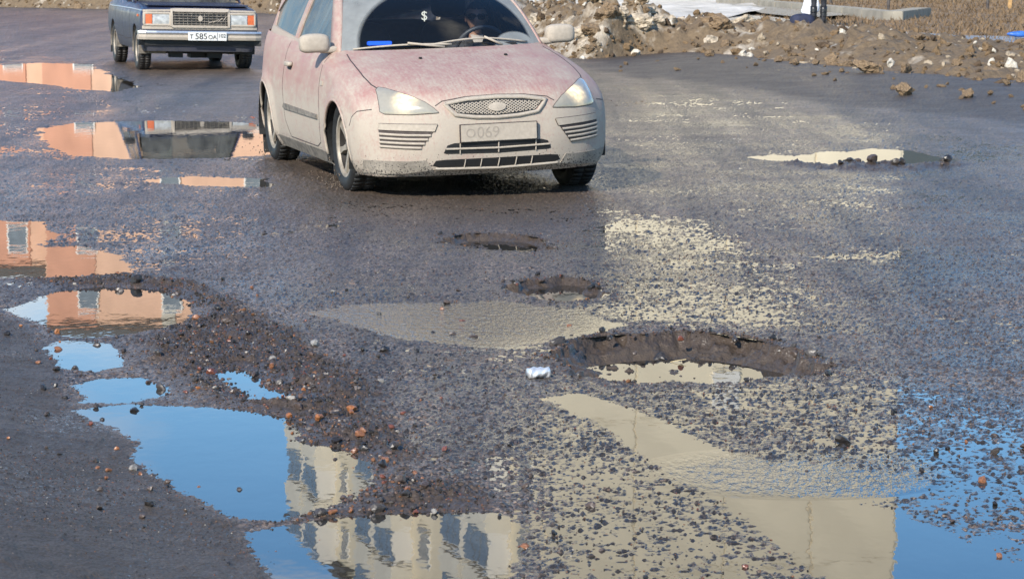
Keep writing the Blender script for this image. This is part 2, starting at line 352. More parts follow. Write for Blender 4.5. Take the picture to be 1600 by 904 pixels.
FILM = [ ([(840,605),(1000,600),(1300,575),(1450,590),(1640,640),(1720,1010),(860,1010),(790,800),(800,690)], .85),
 ([(930,325),(1050,345),(1230,400),(1330,520),(1100,516),(950,505),(880,480),(950,420)], .80),
 ([(-60,250),(200,255),(430,270),(440,330),(420,400),(250,430),(-60,440)], .46),
 ([(400,440),(480,420),(700,420),(860,480),(850,600),(830,800),(700,800),(600,700),(540,560)], .50),
 ([(430,310),(960,310),(940,420),(700,410),(420,400)], .40), ([(-60,60),(180,110),(420,190),(420,270),(-60,250)], .36),
 ([(1250,380),(1650,380),(1650,620),(1400,590)], .45),
 ([(940,130),(1100,150),(1600,230),(1650,380),(1250,360),(960,300)], .42) ]
POLY = {k: np.array(PG(v)) for k, v in PUD.items()}; RPOLY = {k: np.array(PG(v)) for k, v in RIP.items()}

def ground_z(X, Y, masks=False):
    X = np.asarray(X, float); Y = np.asarray(Y, float); sh = X.shape; X = X.ravel(); Y = Y.ravel()
    far = sm(60, 20, Y)
    wob = .05 * fb(X, Y, .35, 40, 3) + .03 * fb(X, Y, .08, 50, 2); wob = wob * np.clip(Y / 9, 1, 3.2)
    film = np.zeros_like(X)
    for p, w in FILM: film = np.maximum(film, w * sm(.55, -.35, sdf(X, Y, PG(p), 3.0) + np.clip(3 * wob, -.6, .6)))
    gs = np.minimum(sdf(X, Y, PG(GRAV)), sdf(X, Y, PG(GRAV2)) + .04) + wob + .16 * fb(X, Y, .6, 33, 3); grav = sm(.10, -.10, gs)
    bs = sdf(X, Y, PG(BERM), 1.2) + .25 * wob; berm = sm(.05, -.06, bs)
    micro = (.0034 * fb(X, Y, .036, 3, 3, .6) + .0060 * vn(X / .0105, Y / .014, 9))
    stone = np.clip(vn(X / .015, Y / .018, 21) - .14, 0, 1) * .017
    micro = micro + stone
    z = .0050 * (1 - film) - .0029 * film + .0060 * fb(X, Y, 1.3, 1, 4) * (1 - .5 * film) + .0045 * fb(X, Y, .28, 2, 3) * (1 - .4 * film) + 1.25 * micro
    z = z + grav * (.016 + .030 * fb(X, Y, .16, 5, 3, .6) + 1.2 * micro)
    z = z * (1 - berm) + berm * (.012 + .20 * sm(.02, 1.1, -bs) + .018 * fb(X, Y, .5, 8, 3) + .010 * fb(X, Y, .11, 12, 3) + .5 * micro)
    mud = np.zeros_like(X)
    for src, dep, slope in ((POLY, .045, .16), (RPOLY, .03, .14)):
        for k, p in src.items():
            s = sdf(X, Y, p)
            w2 = wob * (.35 if k in ('left_large', 'bottom') else 1.6 if k in RPOLY else .7)
            s = s + w2
            zp = -.0035 + np.clip(s * slope, -dep, .3) + micro * .7 + np.maximum(s - .12, 0) * 2.0
            z = np.where(s < .5, np.minimum(z, zp * 1.0), z)
    rim = np.zeros_like(X)
    for p, d, e in POT:
        s = sdf(X, Y, PG(p)) + .075 * fb(X, Y, .20, 61, 4, .68) + .05 * np.abs(fb(X, Y, .09, 64, 2))
        q = .40 * sm(.004, -.020, s + .03 * fb(X, Y, .05, 70, 2)) + .20 * sm(-.03, -.07, s + .03 * fb(X, Y, .07, 68, 2)) + .40 * sm(-.03, -e, s); floor = -d + .050 * fb(X, Y, .17, 63, 4, .6) + 2.2 * micro
        z = z * (1 - q) + floor * q
        lipb = sm(.02, .0, s) * sm(-.085, -.05, s + .05 * fb(X, Y, .06, 69, 2)); mud = np.maximum(mud, sm(.02, -.02, s) * (1 - .9 * lipb)); rim = np.maximum(rim, np.maximum(sm(.12, .0, np.abs(s)) * .4, lipb))
    # muddy ground under and in front of the hatchback, darkened for contrast
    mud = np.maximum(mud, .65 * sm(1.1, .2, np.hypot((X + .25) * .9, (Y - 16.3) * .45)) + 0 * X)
    # shoulder on the far right rises a little to the bank
    sh_ = sdf(X, Y, SHOULDER, 3.0); z = z + .10 * sm(0, -2.5, sh_); berm = np.maximum(berm, .75 * sm(.2, -.5, sh_ + .5 * fb(X, Y, .9, 35, 3)) * (Y > 18))
    z = z * (1 if False else np.where(Y > 90, .3, 1))
    if masks: return z.reshape(sh), berm.reshape(sh), np.maximum(grav, rim).reshape(sh), np.clip(mud, 0, 1).reshape(sh), film.reshape(sh)
    return z.reshape(sh)
BANK_PX = [(1720,176),(1600,160),(1480,146),(1360,134),(1240,112),(1150,92),(1060,88),(960,90),(890,97)]
BANK = PG(BANK_PX) + [(-1.0, 50.0), (-3.2, 58.0), (-6.2, 64.5), (-9.5, 68.0), (-13.5, 70.5), (-20, 75), (-32, 84)]
SHOULDER = PG([(900,112),(1050,128),(1200,148),(1400,175),(1700,210)]) + [(9, 22), (14, 30)] + PG([(1600,120),(1300,95),(1100,70),(900,85)])

def build_ground():
    # columns fan out with distance so that near stones and far road get the same care; outer columns reach the horizon
    side = np.linspace(1.135, 2.2, 66); u = np.concatenate([[-40, -18, -8, -4, -2.8], -side[::-1], np.linspace(-1.12, 1.12, 830), side, [2.8, 4, 8, 18, 40]])
    yn = [6.15]
    while yn[-1] < 46: yn.append(yn[-1] + max(.0075, .0072 * (yn[-1] / 7) ** 1.7))
    ys = np.concatenate([[-60, -20, -5, 1, 3.5, 5, 5.8], yn, np.linspace(47, 110, 60), [130, 170, 230, 320, 500, 900]])
    wv = np.maximum(.2 * ys, .9) + .12
    X = u[None, :] * wv[:, None]; Y = np.repeat(ys[:, None], len(u), 1)
    z, berm, grav, mud, film = ground_z(X, Y, True)
    nr, nc = X.shape
    me = bpy.data.meshes.new('road')
    V = np.stack([X, Y, z], -1).reshape(-1, 3).astype(np.float32)
    i = np.arange(nr - 1)[:, None] * nc + np.arange(nc - 1)[None, :]
    Q = np.stack([i, i + 1, i + nc + 1, i + nc], -1).reshape(-1, 4).astype(np.int32)
    me.vertices.add(len(V)); me.vertices.foreach_set('co', V.ravel())
    me.loops.add(Q.size); me.loops.foreach_set('vertex_index', Q.ravel())
    me.polygons.add(len(Q)); me.polygons.foreach_set('loop_start', np.arange(0, Q.size, 4, dtype=np.int32)); me.polygons.foreach_set('loop_total', np.full(len(Q), 4, np.int32))
    me.polygons.foreach_set('use_smooth', np.ones(len(Q), bool))
    me.update(calc_edges=True)
    a = me.attributes.new('gmask', 'FLOAT_COLOR', 'POINT')
    a.data.foreach_set('color', np.stack([berm, grav, mud, film], -1).reshape(-1).astype(np.float32))
    return link('road', me, M['ground'], kind='structure')
build_ground()

def sheet(name, poly, z, m, grow=0.0, step=None, bumpy=0, seed=0, holes=(), **k):
    """flat (or gently uneven) sheet over a ground polygon, pushed out by grow metres"""
    P = [Vector(p) for p in poly]; n = len(P)
    area = sum(P[i].x * P[(i + 1) % n].y - P[(i + 1) % n].x * P[i].y for i in range(n))
    if area < 0: P = P[::-1]
    Q = []
    for i in range(n):
        e1 = (P[i] - P[i - 1]).normalized(); e2 = (P[(i + 1) % n] - P[i]).normalized()
        nn = Vector((e1.y + e2.y, -e1.x - e2.x)); nn = nn.normalized() if nn.length > 1e-6 else Vector((e1.y, -e1.x)); Q.append(P[i] + nn * grow)
    pts = list(Q); 
    if step:
        q = np.array([(p.x, p.y) for p in Q]); gx = np.arange(q[:, 0].min(), q[:, 0].max(), step); gy = np.arange(q[:, 1].min(), q[:, 1].max(), step)
        A, B = np.meshgrid(gx, gy); A = A.ravel(); B = B.ravel(); s = sdf(A, B, q, 1.0); ok = s < -step * .4
        pts += [Vector((a, b)) for a, b in zip(A[ok], B[ok])]
    ed = [(i, (i + 1) % n) for i in range(n)]
    for h in holes:
        b = len(pts); pts += [Vector(q) for q in h]; ed += [(b + i, b + (i + 1) % len(h)) for i in range(len(h))]
    r = list(delaunay_2d_cdt(pts, ed, [], 1, 1e-6))
    if holes:
        cx = np.array([sum(r[0][i].x for i in f) / len(f) for f in r[2]]); cy = np.array([sum(r[0][i].y for i in f) / len(f) for f in r[2]])
        bad = np.zeros(len(cx), bool)
        for h in holes: bad |= sdf(cx, cy, h, 50.0) < 0
        r[2] = [f for f, q in zip(r[2], bad) if not q]
    xs = np.array([v.x for v in r[0]]); ysv = np.array([v.y for v in r[0]])
    zz = z + (bumpy * fb(xs, ysv, 1.2, seed, 4) if bumpy else 0 * xs)
    o = mesh(name, [(a, b, c) for a, b, c in zip(xs, ysv, zz)], r[2], m, smooth=True, **k)
    return o
def water_sheet(z):
    """one level of standing water over the road, cut along the puddle outlines; the uneven asphalt pokes through it"""
    outer = PG([(-300,40),(180,100),(420,130),(700,130),(940,112),(1100,134),(1700,225),(1900,640),(1900,1100),(-300,1100)])
    pts = []; ed = []
    loops = [outer] + [PG(p) for p, d, e in POT] + [[tuple(q) for q in p] for p in POLY.values()]
    for h in loops:
        b = len(pts); pts += [Vector(q) for q in h]; ed += [(b + i, b + (i + 1) % len(h)) for i in range(len(h))]
    r = delaunay_2d_cdt(pts, ed, [], 1, 1e-6)
    cx = np.array([sum(r[0][i].x for i in f) / len(f) for f in r[2]]); cy = np.array([sum(r[0][i].y for i in f) / len(f) for f in r[2]])
    own = np.where(sdf(cx, cy, outer, 500.0) < 0, 0, -1)
    for k, p in enumerate(POLY.values()): own[sdf(cx, cy, p, 500.0) < 0] = k + 1
    for p, d, e in POT: own[sdf(cx, cy, PG(p), 500.0) < 0] = -1
    for k in range(len(POLY) + 1):
        fs = [f for f, q in zip(r[2], own) if q == k]
        if not fs: continue
        ids = sorted({i for f in fs for i in f}); mp_ = {q: n for n, q in enumerate(ids)}
        mesh('puddle' if k else 'water_film', [(r[0][i].x, r[0][i].y, z) for i in ids], [[mp_[i] for i in f] for f in fs], M['calm'], kind='structure')
water_sheet(-.0012)
for p, z, nme in PWAT: sheet('puddle', PG(p, z), z, M['calm'], .04, kind='structure')
# ------------------------------------------------------------------ car body tools (car space: x forward, y left, z up, origin on the ground under the front axle)
def pchip(xk, yk, xq):
    xk = np.asarray(xk, float); yk = np.asarray(yk, float); xq = np.clip(xq, xk[0], xk[-1])
    h = np.diff(xk); d = np.diff(yk) / h; m = np.zeros_like(yk)
    for i in range(1, len(xk) - 1):
        if d[i - 1] * d[i] > 0:
            w1 = 2 * h[i] + h[i - 1]; w2 = h[i] + 2 * h[i - 1]; m[i] = (w1 + w2) / (w1 / d[i - 1] + w2 / d[i])
    m[0] = d[0]; m[-1] = d[-1]
    k = np.clip(np.searchsorted(xk, xq, side='right') - 1, 0, len(h) - 1); t = (xq - xk[k]) / h[k]
    return yk[k] * (2*t**3 - 3*t**2 + 1) + h[k] * m[k] * (t**3 - 2*t**2 + t) + yk[k+1] * (-2*t**3 + 3*t**2) + h[k] * m[k+1] * (t**3 - t**2)
class Body:
    def __init__(s, zs, rings, uk, useg, zseg, warp=None):
        """rings[z] = half outline in plan, front centre to rear centre"""
        zs = np.array(zs); A = np.array(rings)                       # nz, nk, 2
        zq = np.unique(np.concatenate([np.linspace(a, b, n, endpoint=False) for a, b, n in zseg] + [[zs[-1]]]))
        uq = np.unique(np.concatenate([np.linspace(a, b, n, endpoint=False) for a, b, n in useg] + [[uk[-1]]]))
        B = np.zeros((len(zq), A.shape[1], 2))
        for k in range(A.shape[1]):
            for c in (0, 1): B[:, k, c] = pchip(zs, A[:, k, c], zq)
        P = []
        for i in range(len(zq)):
            x = pchip(uk, B[i, :, 0], uq); y = pchip(uk, B[i, :, 1], uq)
            half = np.stack([x, y, np.full_like(x, zq[i])], 1)
            mir = half[1:][::-1] * [1, -1, 1]
            P.append(np.concatenate([mir[1:], half], 0))              # rear-right .. front .. rear-left (seam centre rear)
        P = np.array(P); s.nz, s.nu = P.shape[:2]
        if warp: P = warp(P)
        s.P = P; s.V = P.reshape(-1, 3); s.F = grid_faces(s.nz, s.nu)
    def cut_arches(s, arches, ymin):
        V = s.V
        for (xa, za, Rr) in arches:
            d = np.hypot(V[:, 0] - xa, V[:, 2] - za); near = (np.abs(V[:, 1]) > ymin)
            ins = near & (d < Rr)
            keep = []
            for f in s.F:
                c = sum(ins[i] for i in f)
                if c < 4: keep.append(f)
            s.F = keep
            used = set(i for f in s.F for i in f)
            for i in np.where(ins)[0]:
                if i in used and V[i, 2] > 0:
                    k = Rr / max(d[i], 1e-4); V[i, 0] = xa + (V[i, 0] - xa) * k; V[i, 2] = za + (V[i, 2] - za) * k
    def finish(s):
        s.bvh = BVHTree.FromPolygons([Vector(v) for v in s.V], s.F)
        return s
    def hit(s, a, b, mode):
        if mode == 'front': o, d = Vector((3, a, b)), Vector((-1, 0, 0))
        elif mode == 'right': o, d = Vector((a, -3, b)), Vector((0, 1, 0))
        elif mode == 'left': o, d = Vector((a, 3, b)), Vector((0, -1, 0))
        elif mode == 'rear': o, d = Vector((-9, a, b)), Vector((1, 0, 0))
        else: o, d = Vector((a, b, 3)), Vector((0, 0, -1))
        p, n, i, _ = s.bvh.ray_cast(o, d)
        if p is None:
            p, n, i, _ = s.bvh.find_nearest(o + d * (3 if mode != 'top' else 2.1))
        if n.dot(d) > 0: n = -n
        return p, n
    def patch(s, name, poly, mode, off, m, parent, step=.03, skirt=True, smooth=True, bulge=0):
        P = [Vector(p) for p in poly]; n = len(P)
        D = []
        for i in range(n):
            a, b = P[i], P[(i + 1) % n]; k = max(1, int((b - a).length / step)); D += [a.lerp(b, j / k) for j in range(k)]
        q = np.array([(p.x, p.y) for p in D]); nb = len(D)
        A, Bq = np.meshgrid(np.arange(q[:, 0].min(), q[:, 0].max(), step), np.arange(q[:, 1].min(), q[:, 1].max(), step)); A = A.ravel(); Bq = Bq.ravel()
        sd_ = sdf(A, Bq, q, 1.0); ok = sd_ < -step * .45
        r = delaunay_2d_cdt(D + [Vector((a, b)) for a, b in zip(A[ok], Bq[ok])], [(i, (i + 1) % nb) for i in range(nb)], [], 1, 1e-6)
        se = np.abs(sdf(np.array([v.x for v in r[0]]), np.array([v.y for v in r[0]]), q, 1.0))
        V = []; base = []
        for v, e in zip(r[0], se):
            p, nn = s.hit(v.x, v.y, mode); V.append(p + nn * (off + bulge * (1 - math.exp(-e / .03)))); base.append(p - nn * .004)
        Fc = [tuple(f) for f in r[2]]
        if skirt:
            from collections import Counter
            ec = Counter(); 
            for f in Fc:
                for i in range(len(f)): ec[tuple(sorted((f[i], f[(i + 1) % len(f)])))] += 1
            o = len(V); V = V + base; Fc += [(a, b, b + o, a + o) for (a, b), c in ec.items() if c == 1]
        ob = mesh(name, V, Fc, m, parent)
        bm = bmesh.new(); bm.from_mesh(ob.data); loose = [v for v in bm.verts if not v.link_faces]; bmesh.ops.delete(bm, geom=loose, context='VERTS')
        bmesh.ops.recalc_face_normals(bm, faces=bm.faces); bm.to_mesh(ob.data); bm.free()
        if smooth: ob.data.shade_smooth(); ob.data.set_sharp_from_angle(angle=R(40))
        return ob
    def line(s, name, pts, mode, w, off, m, parent, step=.025, closed=False, h=None):
        """thin raised or dark line laid on the body"""
        mb = MB(); s.line_into(mb, pts, mode, w, off, step, closed); return mb.build(name, m, parent, True)
    def line_into(s, mb, pts, mode, w, off, step=.025, closed=False):
        P = [Vector(p) for p in pts]; n = len(P); Q = []
        for i in range(n if closed else n - 1):
            a, b = P[i], P[(i + 1) % n]; k = max(1, int((b - a).length / step)); Q += [a.lerp(b, j / k) for j in range(k)]
        Q.append(P[0] if closed else P[-1])
        L3 = []
        for i, q in enumerate(Q):
            t = (Q[min(i + 1, len(Q) - 1)] - Q[max(i - 1, 0)]).normalized(); nn = Vector((-t.y, t.x)) * w / 2
            a, na = s.hit(*(q + nn), mode); b, nb = s.hit(*(q - nn), mode)
            L3.append((a - na * .004, a + na * off, b + nb * off, b - nb * .004))
        V = [p for r in L3 for p in r]; Fc = []
        for i in range(len(L3) - 1):
            for j in range(3): Fc.append((i * 4 + j, i * 4 + j + 1, i * 4 + j + 5, i * 4 + j + 4))
        mb.add(V, Fc)
def text_mesh(txt, size, ext=.002):
    c = bpy.data.curves.new('lettering', 'FONT'); c.body = txt; c.size = size; c.extrude = ext; c.align_x = 'CENTER'; c.align_y = 'CENTER'
    o = bpy.data.objects.new('lettering', c); C.objects.link(o); me = applied(o); bpy.data.objects.remove(o); return me
def plate_text(parent, items, x, tilt, m, face):
    """lettering standing on a number plate whose face looks forward"""
    for txt, size, y, z in items:
        me = text_mesh(txt, size); me.transform(Matrix.Rotation(R(90), 4, 'Z') @ Matrix.Rotation(R(90), 4, 'X'))
        o = link('lettering', me, m, parent); o.location = (x, y, z)
def wheel(parent, x, y, z, r, w, rimr, side, spokes, mt, mr, steer=0):
    e = bpy.data.objects.new('wheel', None); C.objects.link(e); e.parent = parent; e.location = (x, y, z); e.rotation_euler = (0, rnd.random() * 1.2, steer); e.empty_display_size = .1
    h = w / 2; tp = [(rimr, -h * .80), (rimr + .012, -h * .9), (rimr + (r - rimr) * .5, -h), (r - .02, -h * .93), (r - .004, -h * .75), (r, -h * .4), (r, h * .4), (r - .004, h * .75), (r - .02, h * .93), (rimr + (r - rimr) * .5, h), (rimr + .012, h * .9), (rimr, h * .80)]
    mb = MB().lathe(tp, 48)
    for k in range(44):
        a = 2 * math.pi * k / 44; rot = Matrix.Rotation(-a, 3, 'Y')
        for q in (-1, 1): mb.box(rot @ Vector((r - .001, q * h * .42, 0)), (.007, h * .70, r * .115), rot)
    mb.build('tyre', mt, e, True)
    s = side
    rim = MB().lathe([(rimr + .006, s * h * .86), (rimr - .012, s * h * .84), (rimr - .018, s * h * .66)], 48); MB().lathe([(rimr - .018, s * h * .66), (rimr - .03, -s * h * .7)], 48).build('rim_barrel', M['mudrubber'], e, True)  # barrel coloured dark to stand in for shade between the spokes
    if spokes:
        for k in range(spokes):
            a = 2 * math.pi * k / spokes; rot = Matrix.Rotation(-a, 3, 'Y')
            pts = [(.02, -.026, .48), (.02, .026, .48), (rimr * .55, .015, .62), (rimr - .012, .026, .70), (rimr - .012, -.026, .70), (rimr * .55, -.015, .62)]
            top = [rot @ Vector((p[0], s * h * p[2], p[1])) for p in pts]; bot = [rot @ Vector((p[0], s * h * (p[2] - .42), p[1] * 1.1)) for p in pts]
            rim.add(top + bot, [(0, 1, 2, 5), (5, 2, 3, 4), (6, 11, 8, 7), (11, 10, 9, 8)] + [(i, (i + 1) % 6, 6 + (i + 1) % 6, 6 + i) for i in range(6)])
    else:
        rim.lathe([(rimr - .015, s * h * .55), (rimr * .78, s * h * .35), (rimr * .62, s * h * .62), (rimr * .3, s * h * .60), (.001, s * h * .66)], 40)
        for k in range(10):
            a = 2 * math.pi * k / 10; rim.box((rimr * .8 * math.cos(a), s * h * .40, rimr * .8 * math.sin(a)), (.03, .012, .03))
    rim.build('rim', mr, e, True).data.set_sharp_from_angle(angle=R(35))
    MB().lathe([(.001, s * h * .66), (.03, s * h * .65), (.038, s * h * .55), (.04, s * h * .2)], 20).build('hub_cap', mr, e, True)
    MB().lathe([(.001, -s * h * .1), (rimr - .03, -s * h * .1), (rimr - .03, -s * h * .2)], 32).build('brake_disc', M['black'], e)
    return e
def smooth_box(d, n=4, p=.38):
    """rounded box as a superellipsoid grid"""
    V = []; nu, nv = 24, 13
    sg = lambda v: math.copysign(abs(v) ** p, v)
    for i in range(nv):
        b = -math.pi / 2 + math.pi * i / (nv - 1)
        for j in range(nu):
            a = 2 * math.pi * j / nu; V.append((d[0] / 2 * sg(math.cos(b)) * sg(math.cos(a)), d[1] / 2 * sg(math.cos(b)) * sg(math.sin(a)), d[2] / 2 * sg(math.sin(b))))
    return V, grid_faces(nv, nu, True)
def prism_side(poly, yfun, side, th, name, m, parent, smooth=False, step=.12):
    """panel on the flank of the cabin: outline in (x, z), y from yfun"""
    P = [Vector(p) for p in poly]; n = len(P); D = []
    for i in range(n):
        a, b = P[i], P[(i + 1) % n]; k = max(1, int((b - a).length / step)); D += [a.lerp(b, j / k) for j in range(k)]
    nb = len(D); r = delaunay_2d_cdt(D, [(i, (i + 1) % nb) for i in range(nb)], [], 1, 1e-6)
    A = [(v.x, side * yfun(v.x, v.y), v.y) for v in r[0]]; B = [(v.x, side * (yfun(v.x, v.y) - th), v.y) for v in r[0]]
    o = len(A); Fc = [tuple(f) for f in r[2]] + [tuple(i + o for i in f)[::-1] for f in r[2]] + [(i, (i + 1) % nb, (i + 1) % nb + o, i + o) for i in range(nb)]
    return MB().add(A + B, Fc).build(name, m, parent, smooth)
def surf(name, P, m, parent, th=0):
    """grid surface of points P[i][j], optionally given thickness downwards/inwards"""
    nr, nc = len(P), len(P[0]); V = [p for r in P for p in r]; o = mesh(name, V, grid_faces(nr, nc), m, parent, True)
    if th:
        md = o.modifiers.new('s', 'SOLIDIFY'); md.thickness = th; md.offset = 0; me = applied(o); o.modifiers.clear(); o.data = me
    return o

# ------------------------------------------------------------------ the dusty red hatchback
CAR1 = dict(x=-.315, y=17.75, a=.278, roll=.030, drop=.022); CAR2 = dict(x=-4.36, y=35.1, a=.275)
M['paint1'] = paint_material('dusty_red_paint', (.25, .026, .036), (.355, .302, .243), .48, 1.0, .74, .55)
M['paint1b'] = paint_material('dusty_red_paint_door', (.25, .05, .06), (.34, .30, .24), .80, .98, 1.0, .75, False)
def windshield_mask(t, co, f):
    xyz = N(t, 'ShaderNodeSeparateXYZ'); t.links.new(co, xyz.inputs[0]); y, z = xyz.outputs[1], xyz.outputs[2]
    def ell(cy, cz, ry, rz):
        a = math_node(t, 'DIVIDE', math_node(t, 'SUBTRACT', y, cy), ry); b = math_node(t, 'DIVIDE', math_node(t, 'SUBTRACT', z, cz), rz)
        return math_node(t, 'ADD', math_node(t, 'MULTIPLY', a, a), math_node(t, 'MULTIPLY', b, b))
    d = math_node(t, 'MINIMUM', ell(-.02, .95, .60, .43), ell(.22, .98, .44, .40))
    dirty = ramp(t, d, .94, 1.04)
    blob = ramp(t, ell(.52, .965, .17, .10), 1.05, .85)
    dirty = math_node(t, 'MAXIMUM', dirty, blob)
    w = N(t, 'ShaderNodeTexNoise'); w.inputs['Scale'].default_value = 3; t.links.new(co, w.inputs[0])
    ring = math_node(t, 'MULTIPLY', math_node(t, 'SINE', math_node(t, 'MULTIPLY', math_node(t, 'SQRT', ell(-.3, .93, 1, .75)), 150)), .02)
    lvl = math_node(t, 'ADD', math_node(t, 'MULTIPLY', dirty, math_node(t, 'ADD', .30, math_node(t, 'MULTIPLY', noise(t, co, 6, 6, .65), .62))), math_node(t, 'MAXIMUM', ring, .015))
    return math_node(t, 'MULTIPLY', lvl, 1.0, True)
M['screen1'] = glass_material('dusty_windscreen', (.90, .93, .94), 1, (.29, .30, .29), .03, windshield_mask)
M['side1'] = glass_material('dusty_side_glass', (.22, .27, .27), .42, (.20, .20, .175), .15)
def headlight_material(name, centre, rad, st):
    m, t, b = new_mat(name); co = N(t, 'ShaderNodeTexCoord').outputs['Object']
    c = mixc(t, noise(t, co, 40, 4), (.23, .21, .17), (.30, .275, .22)); t.links.new(c, b.inputs['Base Color']); b.inputs['Roughness'].default_value = .22
    b.inputs['Coat Weight'].default_value = .4
    d = N(t, 'ShaderNodeVectorMath', operation='DISTANCE'); t.links.new(co, d.inputs[0]); d.inputs[1].default_value = centre
    g = ramp(t, d.outputs['Value'], rad, rad * .12); g = math_node(t, 'POWER', g, 1.7)
    vv = N(t, 'ShaderNodeTexVoronoi'); vv.inputs['Scale'].default_value = 34; t.links.new(co, vv.inputs['Vector'])
    g = math_node(t, 'MULTIPLY', g, ramp(t, vv.outputs['Distance'], 1.3, .1)); g = math_node(t, 'MULTIPLY', g, st)
    b.inputs['Emission Color'].default_value = (1, .74, .38, 1); t.links.new(g, b.inputs['Emission Strength']); return m

def hatchback():
    root = empty('hatchback', (CAR1['x'], CAR1['y'], -CAR1['drop']), CAR1['a'] - math.pi / 2,
                 label='dust covered red hatchback with lit headlights driving past the potholes', cat='car')
    root.rotation_euler[0] = CAR1['roll']
    uk = [0, .35, .62, .84, 1.06, 1.32, 2.25, 3.45, 4.05, 4.5, 5.05]
    T = [  # z, xf, xb, xc, xd, xe, ys, ysr, xrear
     (.19, .775, .755, .68, .55, .40, .835, .83, -3.36), (.235, .83, .81, .725, .59, .42, .865, .86, -3.41), (.31, .855, .835, .75, .61, .43, .890, .89, -3.44),
     (.43, .870, .85, .762, .615, .43, .905, .905, -3.46), (.55, .862, .842, .752, .60, .41, .910, .91, -3.46), (.63, .848, .826, .73, .57, .375, .908, .91, -3.44),
     (.69, .825, .795, .685, .51, .31, .903, .908, -3.42), (.735, .785, .745, .62, .435, .23, .897, .903, -3.41), (.775, .70, .655, .53, .335, .12, .889, .897, -3.40),
     (.815, .58, .53, .40, .195, -.02, .880, .89, -3.39), (.855, .425, .37, .235, .02, -.20, .868, .882, -3.38), (.895, .235, .175, .03, -.19, -.40, .852, .872, -3.36),
     (.93, .03, -.04, -.19, -.40, -.56, .832, .858, -3.33), (.955, -.14, -.20, -.34, -.53, -.64, .815, .845, -3.30), (.978, -.33, -.37, -.47, -.62, -.70, .795, .83, -3.26)]
    zs = [r[0] for r in T]; rings = []
    for (z, xf, xb, xc, xd, xe, ys, yr, xr) in T:
        rings.append([(xf, 0), (xb, .36), (xc, .615), (xd, min(.775, ys * .93)), (xe, ys * .975), (min(xe - .28, -.05 if z < .8 else xe - .2), ys), (-1.3, ys), (-2.5, yr), (-3.0, yr * .95), (xr + .10, .62), (xr, 0)])
    def warp(P):
        x, y, z = P[..., 0], P[..., 1], P[..., 2]
        k = np.clip((z - .72) / .25, 0, 1); P[..., 2] = z + .034 * np.clip(-x - .7, 0, 3) * k
        for xa in (0, -2.64):                                       # flared wings round the wheels
            d = np.hypot(x - xa, z - .316); fl = .020 * np.exp(-((d - .37) / .055) ** 2) * (np.abs(y) > .7); P[..., 1] = y + np.sign(y) * fl
        return P
    B = Body(zs, rings, uk, [(0, 1.32, 44), (1.32, 3.45, 90), (3.45, 5.05, 28)], [(.19, .73, 36), (.73, .978, 26)], warp)
    B.cut_arches([(0, .316, .352), (-2.64, .316, .352)], .62); B.finish()
    body = mesh('body', B.V, B.F, M['paint1'], root, True)
    bm = bmesh.new(); bm.from_mesh(body.data); bmesh.ops.delete(bm, geom=[v for v in bm.verts if not v.link_faces], context='VERTS'); bm.to_mesh(body.data); bm.free()
    MB().box((-1.3, 0, .24), (3.9, 1.36, .08)).box((-1.32, 0, .24), (1.7, 1.62, .1)).build('underbody', M['black'], root)
    for s in (1, -1):
        for xa in (0, -2.64):
            # wheel house and rolled arch lip
            arc = [(xa + .358 * math.cos(t), .316 + .358 * math.sin(t)) for t in np.linspace(-.25, math.pi + .25, 28)]
            V = [(x, s * y, z) for (x, z) in arc for y in (.50, .905)]; Fc = [(2 * i, 2 * i + 1, 2 * i + 3, 2 * i + 2) for i in range(27)]
            k = len(V); V += [(xa, s * .50, .316)]; Fc += [(2 * i, 2 * i + 2, k) for i in range(27)]
            MB().add(V, Fc).build('wheel_house', M['black'], root)
            pts = []
            for t in np.linspace(-.12, math.pi + .12, 30):
                p, n = B.hit(xa + .366 * math.cos(t), .316 + .366 * math.sin(t), 'left' if s > 0 else 'right'); pts.append((xa + .357 * math.cos(t), p.y - s * .004, .316 + .357 * math.sin(t)))
            MB().tube(pts, .011, 6).build('arch_lip', M['paint1'], root, True)
            wheel(root, xa, s * .775, .316 + CAR1['drop'] - s * .775 * CAR1['roll'], .316, .20, .213, s, 6, M['rubber'], M['alloy'], .03 if xa == 0 else 0)
        MB().box((-3.03, s * .76, .25), (.02, .22, .34), Matrix.Rotation(-.12, 3, 'Y')).build('mud_flap', M['rubber'], root, bevel=.004)
        MB().box((-.37, s * .77, .22), (.02, .18, .20), Matrix.Rotation(-.15, 3, 'Y')).build('mud_flap', M['rubber'], root, bevel=.004)
        md = 'left' if s > 0 else 'right'
        # door outline, handle, rubbing strip, sill, side repeater
        B.line('door_gap', [(-.62, .955), (-.60, .80), (-.56, .55), (-.60, .34), (-.75, .30), (-1.72, .30), (-1.86, .42), (-1.92, .70), (-1.90, 1.0)], md, .007, .0012, M['gap'], root)
        B.patch('side_moulding', [(-.62, .505), (-.62, .535), (-1.84, .545), (-1.88, .515), (-1.84, .505)], md, .012, M['dustdark'], root)
        B.patch('sill', [(-.42, .20), (-.42, .285), (-2.22, .285), (-2.22, .20)], md, .006, M['dustdark'], root, .06)
        p, n = B.hit(-1.72, .845, md); hd = MB(); V, Fc = smooth_box((.17, .045, .036), p=.5); hd.add([(a - 1.70, b + p.y + s * .018, c + .845) for a, b, c in V], Fc).build('door_handle', M['dust'], root, True)
        B.patch('handle_recess', [(-1.65, .80), (-1.62, .835), (-1.66, .86), (-1.76, .86), (-1.79, .83), (-1.75, .80)], md, .0015, M['gap'], root, .02)
        B.patch('side_repeater', [(-.47, .745), (-.47, .775), (-.55, .775), (-.55, .745)], md, .008, M['dust'], root, .02)
